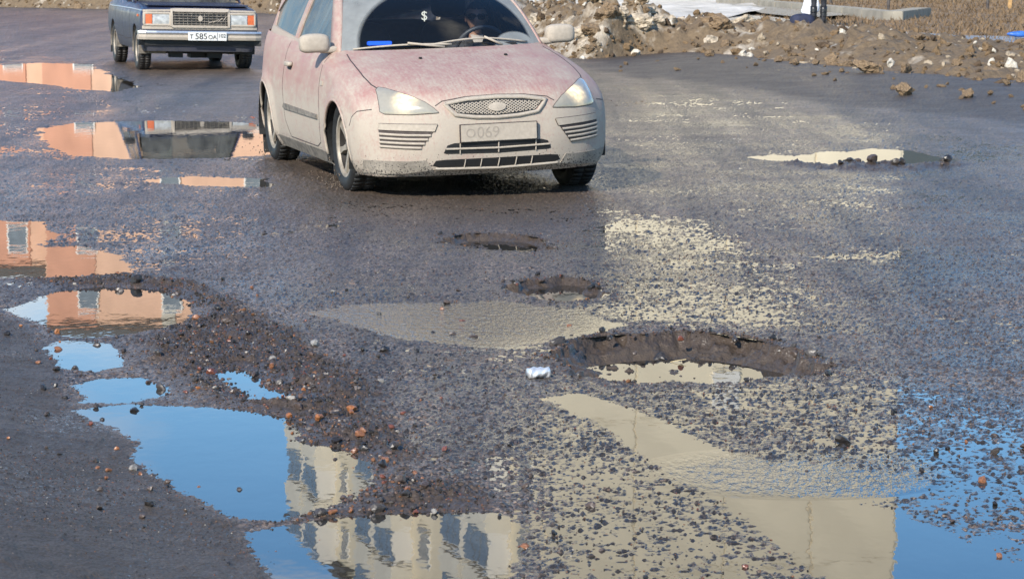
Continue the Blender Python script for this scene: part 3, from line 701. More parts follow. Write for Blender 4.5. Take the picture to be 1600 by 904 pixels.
        # bumper / wing joint and bonnet shut line
        B.line('bumper_joint', [(.375, .52), (.40, .575), (.46, .62), (.56, .635)], md, .006, .001, M['gap'], root)
        hl = [(.50, s * .70), (.45, s * .715), (.36, s * .735), (.18, s * .745), (-.08, s * .74), (-.30, s * .73), (-.46, s * .715)]
        B.line('bonnet_gap', hl, 'top', .008, .0012, M['gap'], root)
        # headlight: dark bezel line, dusty lens with the lamp glowing through
        HL = [(s * a, b) for a, b in [(.392, .612), (.420, .640), (.470, .680), (.535, .712), (.610, .742), (.670, .764), (.705, .770), (.724, .755), (.733, .69), (.738, .622), (.715, .608), (.56, .603)]]
        hm = headlight_material('headlight_lens', (.67, s * .565, .665), .13, 3.2)
        lens = B.patch('headlight', HL, 'front', .006, hm, root, .022, bulge=.012)
        B.line('bezel', [(a * 1.0, b) for a, b in HL], 'front', .007, .0045, M['gap'], root, closed=True)
        # fog lamp panel: plain cap and four slats on black
        fp = [(s * a, b) for a, b in [(.405, .535), (.75, .545), (.755, .505), (.425, .490)]]
        B.patch('fog_lamp_cover', fp, 'front', .010, M['dust'], root, .03); B.line('cover_gap', fp, 'front', .008, .0035, M['gap'], root, closed=True)
        B.patch('slat_recess', [(s * a, b) for a, b in [(.432, .487), (.757, .502), (.748, .385), (.52, .372)]], 'front', .0015, M['gap'], root, .03)
        for k in range(4):
            z0 = .468 - k * .027; B.line('slat', [(s * (.45 + .02 * k), z0 - .003), (s * .60, z0 + .001), (s * .752, z0 + .010)], 'front', .015, .009, M['dust'], root)
        # mirrors
        mr = MB(); V, Fc = smooth_box((.13, .215, .135), p=.55)
        mr.add([(a - .66 - .0 * b, s * .905 + b, c + 1.035 - abs(b) * .04) for a, b, c in V], Fc); shell = mr.build('mirror', M['dust'], root, True)
        mb2 = MB(); V, Fc = smooth_box((.10, .16, .05), p=.6); mb2.add([(a - .67, s * .80 + b, c + .985) for a, b, c in V], Fc).build('mirror_arm', M['dust'], shell, True)
    # front fascia
    B.patch('grille_backing', [(-.325, .658), (-.20, .676), (0, .684), (.20, .676), (.325, .658), (.265, .602), (.14, .586), (0, .580), (-.14, .586), (-.265, .602)], 'front', .0015, M['black'], root, .025)
    mb = MB(); gp = np.array([(-.320, .656), (0, .680), (.320, .656), (.262, .605), (0, .584), (-.262, .605)])
    def clip(a, b):
        ts = [t for t in np.linspace(0, 1, 60)]; P = [(a[0] + (b[0] - a[0]) * t, a[1] + (b[1] - a[1]) * t) for t in ts]
        s_ = sdf(np.array([p[0] for p in P]), np.array([p[1] for p in P]), gp, 1.0); ok = [p for p, q in zip(P, s_) if q < 0]
        return (ok[0], ok[-1]) if len(ok) > 2 else None
    for k in range(-20, 21):
        for d in (1, -1):
            c = clip((k * .027 - d * .09, .575), (k * .027 + d * .09, .69))
            if c: B.line_into(mb, list(c), 'front', .0052, .006, .03)
    mb.build('grille_mesh', M['dust'], root, True)
    fr = [(-.348, .664), (-.20, .688), (0, .696), (.20, .688), (.348, .664), (.284, .592), (.15, .573), (0, .567), (-.15, .573), (-.284, .592)]
    B.line('grille_frame', fr, 'front', .022, .012, M['dust'], root, closed=True)
    bd = [(.060 * math.cos(t), .632 + .027 * math.sin(t)) for t in np.linspace(0, 2 * math.pi, 28, endpoint=False)]
    B.patch('badge', bd, 'front', .014, M['dust'], root, .02, bulge=.005)
    B.line('bonnet_front_gap', [(-.41, .655), (-.36, .684), (-.2, .706), (0, .713), (.2, .706), (.36, .684), (.41, .655)], 'front', .006, .001, M['gap'], root)
    up = [(-.37, .345), (-.345, .395), (-.30, .408), (.30, .408), (.345, .395), (.37, .345), (.35, .338), (0, .330), (-.35, .338)]
    B.patch('upper_intake', up, 'front', .0015, M['black'], root, .03)
    B.line('intake_bar', [(-.355, .372), (0, .366), (.355, .372)], 'front', .012, .010, M['dust'], root)
    for y in (-.26, 0, .26): B.line('intake_rib', [(y, .338), (y, .405)], 'front', .007, .009, M['dust'], root)
    lo = [(-.44, .262), (-.42, .295), (-.36, .300), (.36, .300), (.42, .295), (.44, .262), (.40, .250), (0, .240), (-.40, .250)]
    B.patch('lower_intake', lo, 'front', .0015, M['black'], root, .03)
    for y in (-.23, -.12, 0, .12, .23): B.line('intake_rib', [(y, .244), (y + .008, .298)], 'front', .006, .008, M['dust'], root)
    B.line('intake_lip', [(-.42, .243), (0, .232), (.42, .243)], 'front', .012, .012, M['dust'], root)
    # splash-blackened strip along the bottom of the bumper
    M['lip'] = paint_material('splashed_bumper', (.05, .045, .04), (.32, .28, .228), .40, .95, .32, .2)
    lip = [(-.84, .302), (-.60, .296), (-.48, .300), (-.44, .238), (-.60, .215), (-.83, .212)]
    for s in (1, -1): B.patch('bumper_lip', [(s * a, b) for a, b in lip], 'front', .006, M['lip'], root, .04)
    # number plate under dust, digits barely showing
    x = .889
    pl = MB().box((x, 0, .470), (.008, .520, .112)).build('number_plate', M['dust'], root, bevel=.003)
    MB().box((x - .012, 0, .470), (.02, .532, .122)).build('plate_holder', M['gap'], pl, bevel=.003)
    M['dustink'] = mat('dusty_lettering', (.255, .22, .18), .9, var=.1)
    plate_text(pl, [('O', .085, -.195, .468), ('069', .105, -.075, .470)], x + .003, 0, M['dustink'], None)
    # windscreen, pillars, roof, side and rear glass
    def ws(u, v):
        a = Vector((-.36 - .20 * u * u, .735 * u, .972 - .018 * u * u)); b = Vector((-1.06 - .11 * u * u, .575 * u, 1.415 - .03 * u * u))
        p = a.lerp(b, v); p += Vector((.03, 0, .035)) * math.sin(math.pi * v); return p
    us = np.linspace(-1, 1, 25); vs = np.linspace(0, 1, 13)
    surf('windscreen', [[ws(u, v) for u in us] for v in vs], M['screen1'], root)
    belt = lambda x: .978 + .034 * max(0, -x - .7)
    yb = lambda x: float(pchip([-3.4, -3.0, -2.5, -1.3, -.6], [.60, .775, .815, .80, .765], x))
    yf = lambda x, z: yb(x) - .36 * (z - belt(x)) - .25 * max(0, z - belt(x)) ** 2
    for s in (1, -1):
        ed = [ws(s, v) for v in vs]; ou = [(-.70 - .56 * v + .0, s * yf(-.70 - .56 * v, .965 + .435 * v + .03 * math.sin(math.pi * v)), .965 + .435 * v + .03 * math.sin(math.pi * v)) for v in vs]
        pil = surf('pillar', [[Vector(a).lerp(Vector(b), k) + Vector((0, 0, .012 * math.sin(math.pi * k))) for k in (0, .33, .67, 1)] for a, b in zip(ed, ou)], M['paint1'], root, .02)
        prism_side([(-.70, .985), (-1.24, 1.405), (-1.78, 1.425), (-1.78, 1.02)], lambda x, z: yf(x, z) - .012, s, .005, 'door_window', M['side1'], root)
        prism_side([(-1.86, 1.03), (-1.86, 1.422), (-2.55, 1.395), (-2.86, 1.20), (-2.78, 1.10)], lambda x, z: yf(x, z) - .012, s, .005, 'quarter_window', M['side1'], root)
        prism_side([(-1.77, .97), (-1.77, 1.44), (-1.87, 1.44), (-1.87, .97)], yf, s, .02, 'pillar', M['paint1'], root)
        prism_side([(-2.84, 1.0), (-2.76, 1.09), (-2.87, 1.20), (-2.54, 1.40), (-2.54, 1.44), (-2.95, 1.40), (-3.20, 1.10), (-3.24, 1.05)], yf, s, .02, 'pillar', M['paint1'], root)
        prism_side([(-1.22, 1.395), (-1.25, 1.44), (-2.60, 1.44), (-2.60, 1.385)], yf, s, .02, 'roof_rail', M['paint1'], root)
        prism_side([(-.66, .955), (-.70, .99), (-1.8, 1.03), (-2.84, 1.10), (-2.9, 1.03), (-1.8, .985)], lambda x, z: yf(x, z) + .004, s, .02, 'belt_trim', M['paint1b'], root)
    rx = [-1.02, -1.10, -1.3, -1.7, -2.2, -2.6, -2.95]; rz = [1.408, 1.437, 1.468, 1.492, 1.488, 1.455, 1.405]
    surf('roof', [[(x - .10 * u * u * (i == 0), yf(x - .1, 1.42) * .97 * u, z - .035 * u * u - .01 * u ** 4) for u in np.linspace(-1, 1, 15)] for i, (x, z) in enumerate(zip(rx, rz))], M['paint1'], root, .02)
    surf('rear_window', [[(-2.96 - .34 * v, (.60 + .05 * v) * u, 1.40 - .36 * v) for u in np.linspace(-1, 1, 9)] for v in (0, .5, 1)], M['side1'], root)
    # wipers
    for (ya, yb_, dz) in ((-.66, .02, .0), (-.12, .62, .006)):
        pts = []
        for k in np.linspace(0, 1, 14):
            u = (ya + (yb_ - ya) * k) / .735; v = .03 + .055 * math.sin(math.pi * k) * (1 if dz else .35) + dz
            p = ws(u, v); pts.append(p + Vector((.012, 0, .012)))
        w = MB().tube(pts, .0075, 6).build('wiper', M['dust'], root, True)
        q0 = pts[0] if dz else pts[5]
        MB().tube([ws(q, .0) + Vector((.02, 0, .014)) if i == 0 else pts[7] + Vector((.01, 0, .012)) for i, q in enumerate(((.55 if dz else -.05), 0))], .009, 6).build('wiper_arm', M['dust'], w, True)
    MB().add([(x + .0, y, z) for (x, y, z) in [(-.33, -.60, .955), (-.33, .60, .955), (-.44, .60, .972), (-.44, -.60, .972)]], [(0, 1, 2, 3)]).build('cowl', M['dust'], root)
    for y in (-.30, .31):
        p, n = B.hit(.0, y, 'top'); MB().box(p + Vector((0, 0, .006)), (.03, .02, .014)).build('washer_jet', M['black'], root, bevel=.003)
    # cabin
    MB().box((-.62, 0, .86), (.42, 1.40, .12)).box((-.45, 0, .90), (.2, 1.3, .06)).box((-.55, .36, .955), (.22, .36, .08)).build('dashboard', M['dark_in'], root, bevel=.02)
    st = MB(); c = Vector((-.84, .36, .93)); nrm = Vector((-.9, 0, .43)).normalized(); uu = Vector((0, 1, 0)); vv = nrm.cross(uu)
    st.tube([c + (uu * math.cos(t) + vv * math.sin(t)) * .185 for t in np.linspace(0, 2 * math.pi, 29)], .016, 8, False); st.tube([c - uu * .18, c + uu * .18], .02); st.tube([c, c - vv * .18 if vv.z > 0 else c + vv * .18], .02)
    st.build('steering_wheel', mat('steering_wheel', (.03, .033, .04), .5), root, True)
    for y in (.36, -.36):
        V, Fc = smooth_box((.16, .50, .66), p=.5); sb = MB().add([(a - 1.62 - .25 * c, b + y, c + .80) for a, b, c in V], Fc)
        V, Fc = smooth_box((.52, .50, .16), p=.5); sb.add([(a - 1.32, b + y, c + .48) for a, b, c in V], Fc)
        V, Fc = smooth_box((.10, .27, .19), p=.6); sb.add([(a - 1.75, b + y, c + 1.235) for a, b, c in V], Fc); sb.build('seat', M['dark_in'], root, True)
    V, Fc = smooth_box((.2, 1.3, .62), p=.5); MB().add([(a - 2.75, b, c + .80) for a, b, c in V], Fc).build('rear_seat', M['dark_in'], root, True)
    MB().box((-1.9, 0, .33), (2.8, 1.5, .04)).build('cabin_floor', M['dark_in'], root)
    V, Fc = smooth_box((.03, .24, .07), p=.6); MB().add([(a - .98, b - .0, c + 1.33) for a, b, c in V], Fc).build('rear_view_mirror', M['dark_in'], root, True)
    return root, B
car1, B1 = hatchback()
def in_car(p):                                   # car space -> world
    a = CAR1['a']; return Vector((CAR1['x'] + p[0] * math.sin(a) + p[1] * math.cos(a), CAR1['y'] - p[0] * math.cos(a) + p[1] * math.sin(a), p[2]))
# ------------------------------------------------------------------ the dark blue saloon with its number plate
M['paint2'] = paint_material('dusty_navy_paint', (.010, .018, .055), (.095, .086, .07), .0, .40, .74, .50, False)
M['glass2'] = glass_material('saloon_glass', (.45, .5, .5), .4, (.2, .2, .18))
def saloon():
    root = empty('saloon_car', (CAR2['x'], CAR2['y'], 0), CAR2['a'] - math.pi / 2, label='dark navy boxy saloon with chrome bumper, grey grille and orange indicators', cat='car')
    roll = -.022; root.rotation_euler[0] = roll
    uk = [0, .40, .66, .78, .86, 1.2, 2.2, 3.3, 3.9, 4.15, 4.75]
    T = [(.26, .56, .735, .735, -3.28), (.34, .585, .765, .765, -3.34), (.50, .60, .795, .795, -3.38), (.62, .60, .805, .80, -3.38), (.74, .590, .80, .795, -3.37), (.79, .575, .785, .79, -3.35),
         (.825, .52, .765, .785, -3.30), (.85, .34, .745, .775, -3.2), (.875, -.02, .725, .765, -2.9), (.90, -.50, .70, .755, -2.6)]
    rings = [[(xf, 0), (xf - .008, .42), (xf - .018, .64), (xf - .035, ys - .045), (xf - .085, ys - .008), (xf - .38, ys), (-1.2, ys), (-2.4, yr), (-2.75, yr - .005), (min(-2.8, xr + .06), yr - .05), (xr, 0)] for z, xf, ys, yr, xr in T]
    B = Body([r[0] for r in T], rings, uk, [(0, .9, 30), (.9, 3.3, 80), (3.3, 4.75, 16)], [(.26, .79, 26), (.79, .90, 10)])
    B.cut_arches([(0, .285, .325), (-2.424, .285, .325)], .5); B.finish(); mesh('body', B.V, B.F, M['paint2'], root, True).data.set_sharp_from_angle(angle=R(35))
    MB().box((-1.4, 0, .875), (3.6, 1.36, .02)).build('deck', M['paint2'], root)
    MB().box((-1.3, 0, .30), (3.7, 1.15, .08)).box((.15, 0, .27), (.5, .8, .06)).box((-.05, .1, .22), (.35, .3, .12)).build('underbody', M['black'], root)
    MB().tube([(-.02, -.6, .24), (-.02, .6, .24)], .03).box((.25, -.28, .22), (.16, .18, .10)).box((.2, .24, .22), (.18, .20, .10)).build('front_axle', M['black'], root)
    for s in (1, -1):
        md = 'left' if s > 0 else 'right'
        for xa in (0, -2.424):
            arc = [(xa + .33 * math.cos(t), .285 + .33 * math.sin(t)) for t in np.linspace(-.2, math.pi + .2, 24)]
            V = [(x, s * y, z) for (x, z) in arc for y in (.42, .79)]; Fc = [(2 * i, 2 * i + 1, 2 * i + 3, 2 * i + 2) for i in range(23)]
            k = len(V); V.append((xa, s * .42, .285)); Fc += [(2 * i, 2 * i + 2, k) for i in range(23)]; MB().add(V, Fc).build('wheel_house', M['dustdark'] if s < 0 else M['black'], root)
            wheel(root, xa, s * .69, .292 - s * .69 * roll, .292, .175, .178, s, 0, M['mudrubber'], M['alloy'])
        MB().box((-2.80, s * .68, .27), (.02, .2, .30)).build('mud_flap', M['rubber'], root)
        # lamps
        fr = [(s * .40, .61), (s * .745, .61), (s * .745, .765), (s * .40, .765)]
        M['lampglass'] = mat('lamp_glass', (.36, .365, .35), .2, metal=.0, var=.35, scale=16)
        M['amber'] = mat('amber_lens', (.50, .11, .03), .35, var=.2, scale=50)
        fz = B.line('lamp_surround', fr, 'front', .03, .014, M['dust'], root, closed=True)
        B.patch('headlight', [(s * .415, .622), (s * .638, .622), (s * .638, .752), (s * .415, .752)], 'front', .010, M['lampglass'], root, .04, bulge=.012)
        B.patch('indicator', [(s * .645, .624), (s * .735, .624), (s * .735, .752), (s * .645, .752)], 'front', .012, M['amber'], root, .04)
        B.patch('side_marker', [(.30, .715), (.36, .715), (.36, .745), (.30, .745)], md, .014, M['amber'], root, .03)
        B.line('bonnet_ridge', [(.55, s * .33), (-.3, s * .28)], 'top', .012, .006, M['paint2'], root)
        B.line('door_gap', [(-.52, .88), (-.55, .40), (-1.30, .37), (-1.35, .88)], md, .008, .001, M['gap'], root); B.line('door_gap', [(-1.36, .40), (-2.0, .40), (-2.06, .62), (-2.15, .88)], md, .008, .001, M['gap'], root)
        B.line('flank_trim', [(.50, .80), (-.5, .805), (-2.9, .80)], md, .014, .006, M['chrome'], root, .1)
        V, Fc = smooth_box((.06, .16, .10), p=.6); MB().add([(a - .62, b + s * .83, c + .99) for a, b, c in V], Fc).build('mirror', M['black'], root, True)
    # radiator grille
    B.patch('grille_backing', [(-.37, .605), (.37, .605), (.37, .790), (-.37, .790)], 'front', .004, M['black'], root, .06)
    gf = MB(); B.line_into(gf, [(-.385, .595), (.385, .595), (.385, .795), (-.385, .795)], 'front', .032, .030, .05, True); gf.build('grille_frame', M['dust'], root)
    for k in range(5): B.line('grille_bar', [(-.365, .628 + k * .034), (.365, .628 + k * .034)], 'front', .009, .018, M['dustdark'], root, .1)
    for k in range(13): B.line('grille_bar', [(-.34 + k * .0567, .61), (-.34 + k * .0567, .785)], 'front', .007, .014, M['dustdark'], root, .1)
    for k in range(4): B.line('grille_slash', [(.10 + k * .07, .64 + .012 * k), (.20 + k * .05, .672 + .018 * k)], 'front', .008, .020, M['dust'], root, .05)
    B.patch('badge', [(.03 * math.cos(t), .70 + .038 * math.sin(t)) for t in np.linspace(0, 6.28, 16, endpoint=False)], 'front', .026, M['dust'], root, .03)
    B.patch('front_panel', [(-.77, .555), (.77, .555), (.77, .598), (-.77, .598)], 'front', .008, M['dust'], root, .06)
    B.line('panel_rim', [(-.76, .795), (-.40, .803), (.40, .803), (.76, .795)], 'front', .022, .010, M['dust'], root)
    # bumper: chrome face above dusty lower half, rubber corners
    def bar(name, z0, z1, x0, dx, m):
        pts = [(.52, .835), (.62, .825), (x0 - .02, .74), (x0, .60), (x0 + .008, 0)]; pts = pts + [(a, -b) for a, b in pts[-2::-1]]
        V = []
        for (a, b) in pts: V += [(a, b, z0), (a + dx, b, (z0 + z1) / 2), (a, b, z1), (a - .04, b * .985, z1), (a - .04, b * .985, z0)]
        n = len(pts); return MB().add(V, [(i * 5 + j, i * 5 + (j + 1) % 5, i * 5 + 5 + (j + 1) % 5, i * 5 + 5 + j) for i in range(n - 1) for j in range(5)]).build(name, m, root)
    bar('bumper', .487, .535, .685, .012, M['chrome']); bar('bumper_lower', .418, .485, .682, .01, M['dust'])
    bar('bumper_apron', .34, .416, .60, .004, M['black'])
    pl = MB().box((.715, .08, .468), (.008, .52, .112)).build('number_plate', M['white'], root, bevel=.003)
    plate_text(pl, [('T', .082, -.135, .462), ('585', .112, -.005, .466), ('O', .078, .120, .458), ('A', .078, .178, .458), ('102', .070, .275, .476)], .721, 0, M['ink'], None)
    MB().box((.722, .212, .468), (.003, .004, .105)).build('plate_divider', M['ink'], pl)
    # cabin
    ws = lambda u, v: Vector((-.52 - .05 * u * u - .42 * v, (.68 - .09 * v) * u, .90 + .46 * v + .02 * math.sin(math.pi * v)))
    surf('windscreen', [[ws(u, v) for u in np.linspace(-1, 1, 9)] for v in np.linspace(0, 1, 6)], M['glass2'], root)
    yf = lambda x, z: .755 - .26 * (z - .88)
    for s in (1, -1):
        for poly, nm, m in (([(-.64, .92), (-1.0, 1.33), (-1.36, 1.36), (-1.36, .92)], 'door_window', M['glass2']), ([(-1.44, .92), (-1.44, 1.36), (-2.0, 1.34), (-2.25, .92)], 'door_window', M['glass2']),
                ([(-.56, .89), (-.97, 1.36), (-1.05, 1.36), (-.66, .89)], 'pillar', M['paint2']), ([(-1.36, .9), (-1.36, 1.38), (-1.44, 1.38), (-1.44, .9)], 'pillar', M['paint2']), ([(-2.24, .89), (-1.98, 1.38), (-2.2, 1.36), (-2.62, .89)], 'pillar', M['paint2']),
                ([(-.96, 1.33), (-.98, 1.385), (-2.2, 1.37), (-2.02, 1.33)], 'roof_rail', M['paint2'])):
            prism_side(poly, yf, s, .02 if nm != 'door_window' else .006, nm, m, root)
    surf('roof', [[(x, .63 * u, z - .03 * u * u) for u in np.linspace(-1, 1, 9)] for x, z in ((-.93, 1.37), (-1.2, 1.43), (-1.7, 1.44), (-2.25, 1.37))], M['paint2'], root, .02)
    surf('rear_window', [[(-2.24 - .36 * v, .62 * u, 1.35 - .45 * v) for u in np.linspace(-1, 1, 5)] for v in (0, .5, 1)], M['glass2'], root)
    for y in (.34, -.34):
        V, Fc = smooth_box((.16, .46, .62), p=.5); MB().add([(a - 1.55 - .2 * c, b + y, c + .95) for a, b, c in V], Fc).build('seat', M['dark_in'], root, True)
    return root
saloon()

# ------------------------------------------------------------------ people
def skin(pts, edges, root=0, sub=2):
    """continuous figure from a joint skeleton: pts = [(x,y,z,rx[,ry])]"""
    me = bpy.data.meshes.new('figure'); me.from_pydata([p[:3] for p in pts], edges, []); o = bpy.data.objects.new('figure', me); C.objects.link(o)
    o.modifiers.new('k', 'SKIN'); sv = me.skin_vertices[0].data
    for i, p in enumerate(pts): sv[i].radius = (p[3], p[4] if len(p) > 4 else p[3]); sv[i].use_root = (i == root)
    md = o.modifiers.new('s', 'SUBSURF'); md.levels = sub; md.render_levels = sub
    r = applied(o); bpy.data.objects.remove(o); return r
def head_mesh():
    """head looking along +x, chin at z=-.115, crown at +.115"""
    bm = bmesh.new(); bmesh.ops.create_icosphere(bm, subdivisions=4, radius=1)
    for v in bm.verts:
        x, y, z = v.co; w = .078 * (1 - .18 * max(0, -z)); d = .096 if x < 0 else .092
        X = x * d; Y = y * w; Z = z * .118
        f = max(0, x)
        if z < -.2: Y *= 1 - .25 * (-z - .2); X += .012 * f * (-z)
        nose = math.exp(-((y / .17) ** 2) - ((z + .10) / .22) ** 2) * f; X += .026 * nose * (1.2 if z < -.02 else .8)
        for e in (-1, 1): X -= .010 * f * math.exp(-((y - e * .40) / .18) ** 2 - ((z - .06) / .10) ** 2)
        X += .007 * f * math.exp(-(y / .30) ** 2 - ((z + .45) / .05) ** 2) + .007 * f * math.exp(-(y / .28) ** 2 - ((z + .55) / .05) ** 2) + .008 * f * math.exp(-(y / .3) ** 2 - ((z + .82) / .14) ** 2)
        X += .006 * f * math.exp(-((z - .22) / .08) ** 2)
        v.co = (X, Y, Z)
    for s in (-1, 1):
        r = bmesh.ops.create_uvsphere(bm, u_segments=10, v_segments=7, radius=1)
        for v in r['verts']: v.co = Vector((v.co.x * .018 - .008, s * .078 + v.co.y * .009, v.co.z * .032 - .005))
    me = bpy.data.meshes.new('head'); bm.to_mesh(me); bm.free(); return me
def hand_pts(w, d, side, up, curl=.5):
    """palm and five fingers from wrist w along d; returns (pts, edges) rooted at index 0"""
    w = Vector(w); d = Vector(d).normalized(); sd_ = Vector(side).normalized(); up = Vector(up).normalized()
    P = [(*w, .026, .018), (*(w + d * .05), .036, .014), (*(w + d * .085), .038, .012)]; E = [(0, 1), (1, 2)]
    for k, (o, l) in enumerate(((-.030, .070), (-.010, .080), (.010, .076), (.030, .060))):
        b = len(P); a = w + d * .085 + sd_ * o
        P += [(*a, .0085), (*(a + d * l * .5 * (1 - .2 * curl) - up * l * .25 * curl), .0082), (*(a + d * l * (.75 - .45 * curl) - up * l * .75 * curl), .0072)]; E += [(2, b), (b, b + 1), (b + 1, b + 2)]
    b = len(P); a = w + d * .03 - sd_ * .032; P += [(*(a + d * .025 - sd_ * .012), .010), (*(a + d * .055 - sd_ * .012 - up * .02 * curl), .0085)]; E += [(1, b), (b, b + 1)]
    return P, E
def join_meshes(name, parts, mats, parent=None, **k):
    """parts = [(mesh, matrix, material index)] joined into one mesh object"""
    bm = bmesh.new()
    for me, mt, mi in parts:
        n0 = len(bm.faces); me = me.copy(); me.transform(mt or Matrix()); bm.from_mesh(me); bm.faces.ensure_lookup_table()
        for f in bm.faces[n0:]: f.material_index = mi; f.smooth = True
    me = bpy.data.meshes.new(name); bm.to_mesh(me); bm.free()
    for m in mats: me.materials.append(m)
    o = bpy.data.objects.new(name, me); C.objects.link(o)
    if parent: o.parent = parent
    return tag(o, **k)
M['skin'] = mat('skin', (.50, .28, .19), .5, var=.1, scale=20); M['hair'] = mat('dark_hair', (.02, .014, .010), .6, var=.4, scale=40)
M['jacket'] = mat('dark_jacket', (.018, .018, .022), .75, var=.3, scale=40); M['shirt'] = mat('pale_shirt', (.55, .48, .42), .8, var=.1)
M['trousers'] = mat('dark_trousers', (.014, .015, .020), .8, var=.4, scale=30); M['boot'] = mat('black_boot', (.012, .011, .011), .35, var=.4, scale=20)
M['shade'] = mat('dark_lens', (.006, .006, .007), .12, var=.1)
def hair_cap(z0, grow=1.06):
    me = head_mesh(); bm = bmesh.new(); bm.from_mesh(me)
    bmesh.ops.delete(bm, geom=[v for v in bm.verts if v.co.z < z0 - .16 * min(0, v.co.x * 1.2 + .0) * -1 and (v.co.x > -.02 or v.co.z < -.06) or abs(v.co.y) > .0835], context='VERTS')
    for v in bm.verts: v.co *= grow
    me2 = bpy.data.meshes.new('hair'); bm.to_mesh(me2); bm.free(); return me2
def driver():
    root = empty('person', tuple(in_car((-1.13, .41, .325))), CAR1['a'] - math.pi / 2, label='driver in dark jacket and sunglasses behind the hatchback windscreen', cat='person')
    # joints: pelvis, waist, chest, neck base, neck top; seated, hands on the wheel
    P = [(-.10, 0, .14, .15, .13), (-.16, 0, .32, .135, .12), (-.20, 0, .50, .16, .12), (-.19, 0, .60, .11, .08), (-.165, 0, .665, .055, .055),
         (-.18, .20, .575, .068), (.0, .27, .36, .052), (.30, .16, .56, .036), (-.18, -.20, .575, .068), (.0, -.27, .36, .052), (.30, -.16, .56, .036),
         (-.06, .10, .12, .095), (.34, .14, .20, .072), (.60, .13, -.10, .052), (-.06, -.10, .12, .095), (.34, -.14, .20, .072), (.60, -.13, -.10, .052), (.70, .13, -.16, .04), (.70, -.13, -.16, .04)]
    E = [(0, 1), (1, 2), (2, 3), (3, 4), (3, 5), (5, 6), (6, 7), (3, 8), (8, 9), (9, 10), (0, 11), (11, 12), (12, 13), (0, 14), (14, 15), (15, 16), (13, 17), (16, 18)]
    parts = [(skin(P, E), None, 0)]
    for s in (1, -1):
        hp, he = hand_pts((.30, s * .16, .565), (.8, -s * .2, .5), (0, s, 0), (-.4, 0, .9), .9); parts.append((skin(hp, he, 0, 2), None, 1))
    parts.append((skin([(-.165, 0, .62, .056), (-.15, 0, .70, .052), (-.14, 0, .76, .05)], [(0, 1), (1, 2)], 0, 2), None, 1))
    hm = Matrix.Translation((-.12, 0, .815)) @ Matrix.Rotation(-.25, 4, 'Z'); parts.append((head_mesh(), hm, 1))
    join_meshes('body', parts, [M['jacket'], M['skin']], root)
    join_meshes('hair', [(hair_cap(.055), hm, 0)], [M['hair']], root)
    sg = MB()
    for s in (1, -1):
        V, Fc = smooth_box((.012, .060, .046), p=.6); sg.add([hm @ Vector((a + .098 - .02 * abs(b + s * .034) / .06, b + s * .034, c + .008)) for a, b, c in V], Fc); sg.tube([hm @ Vector((.085, s * .066, .02)), hm @ Vector((-.01, s * .084, .015))], .004, 6)
    sg.tube([hm @ Vector((.104, -.012, .014)), hm @ Vector((.104, .012, .014))], .004, 6); sg.build('sunglasses', M['shade'], root, True)
    MB().add([(-.085, -.045, .665), (-.085, .045, .665), (-.050, .0, .56), (-.11, .05, .69), (-.11, -.05, .69)], [(0, 1, 2), (0, 4, 3, 1)]).build('collar', M['shirt'], root)
driver()
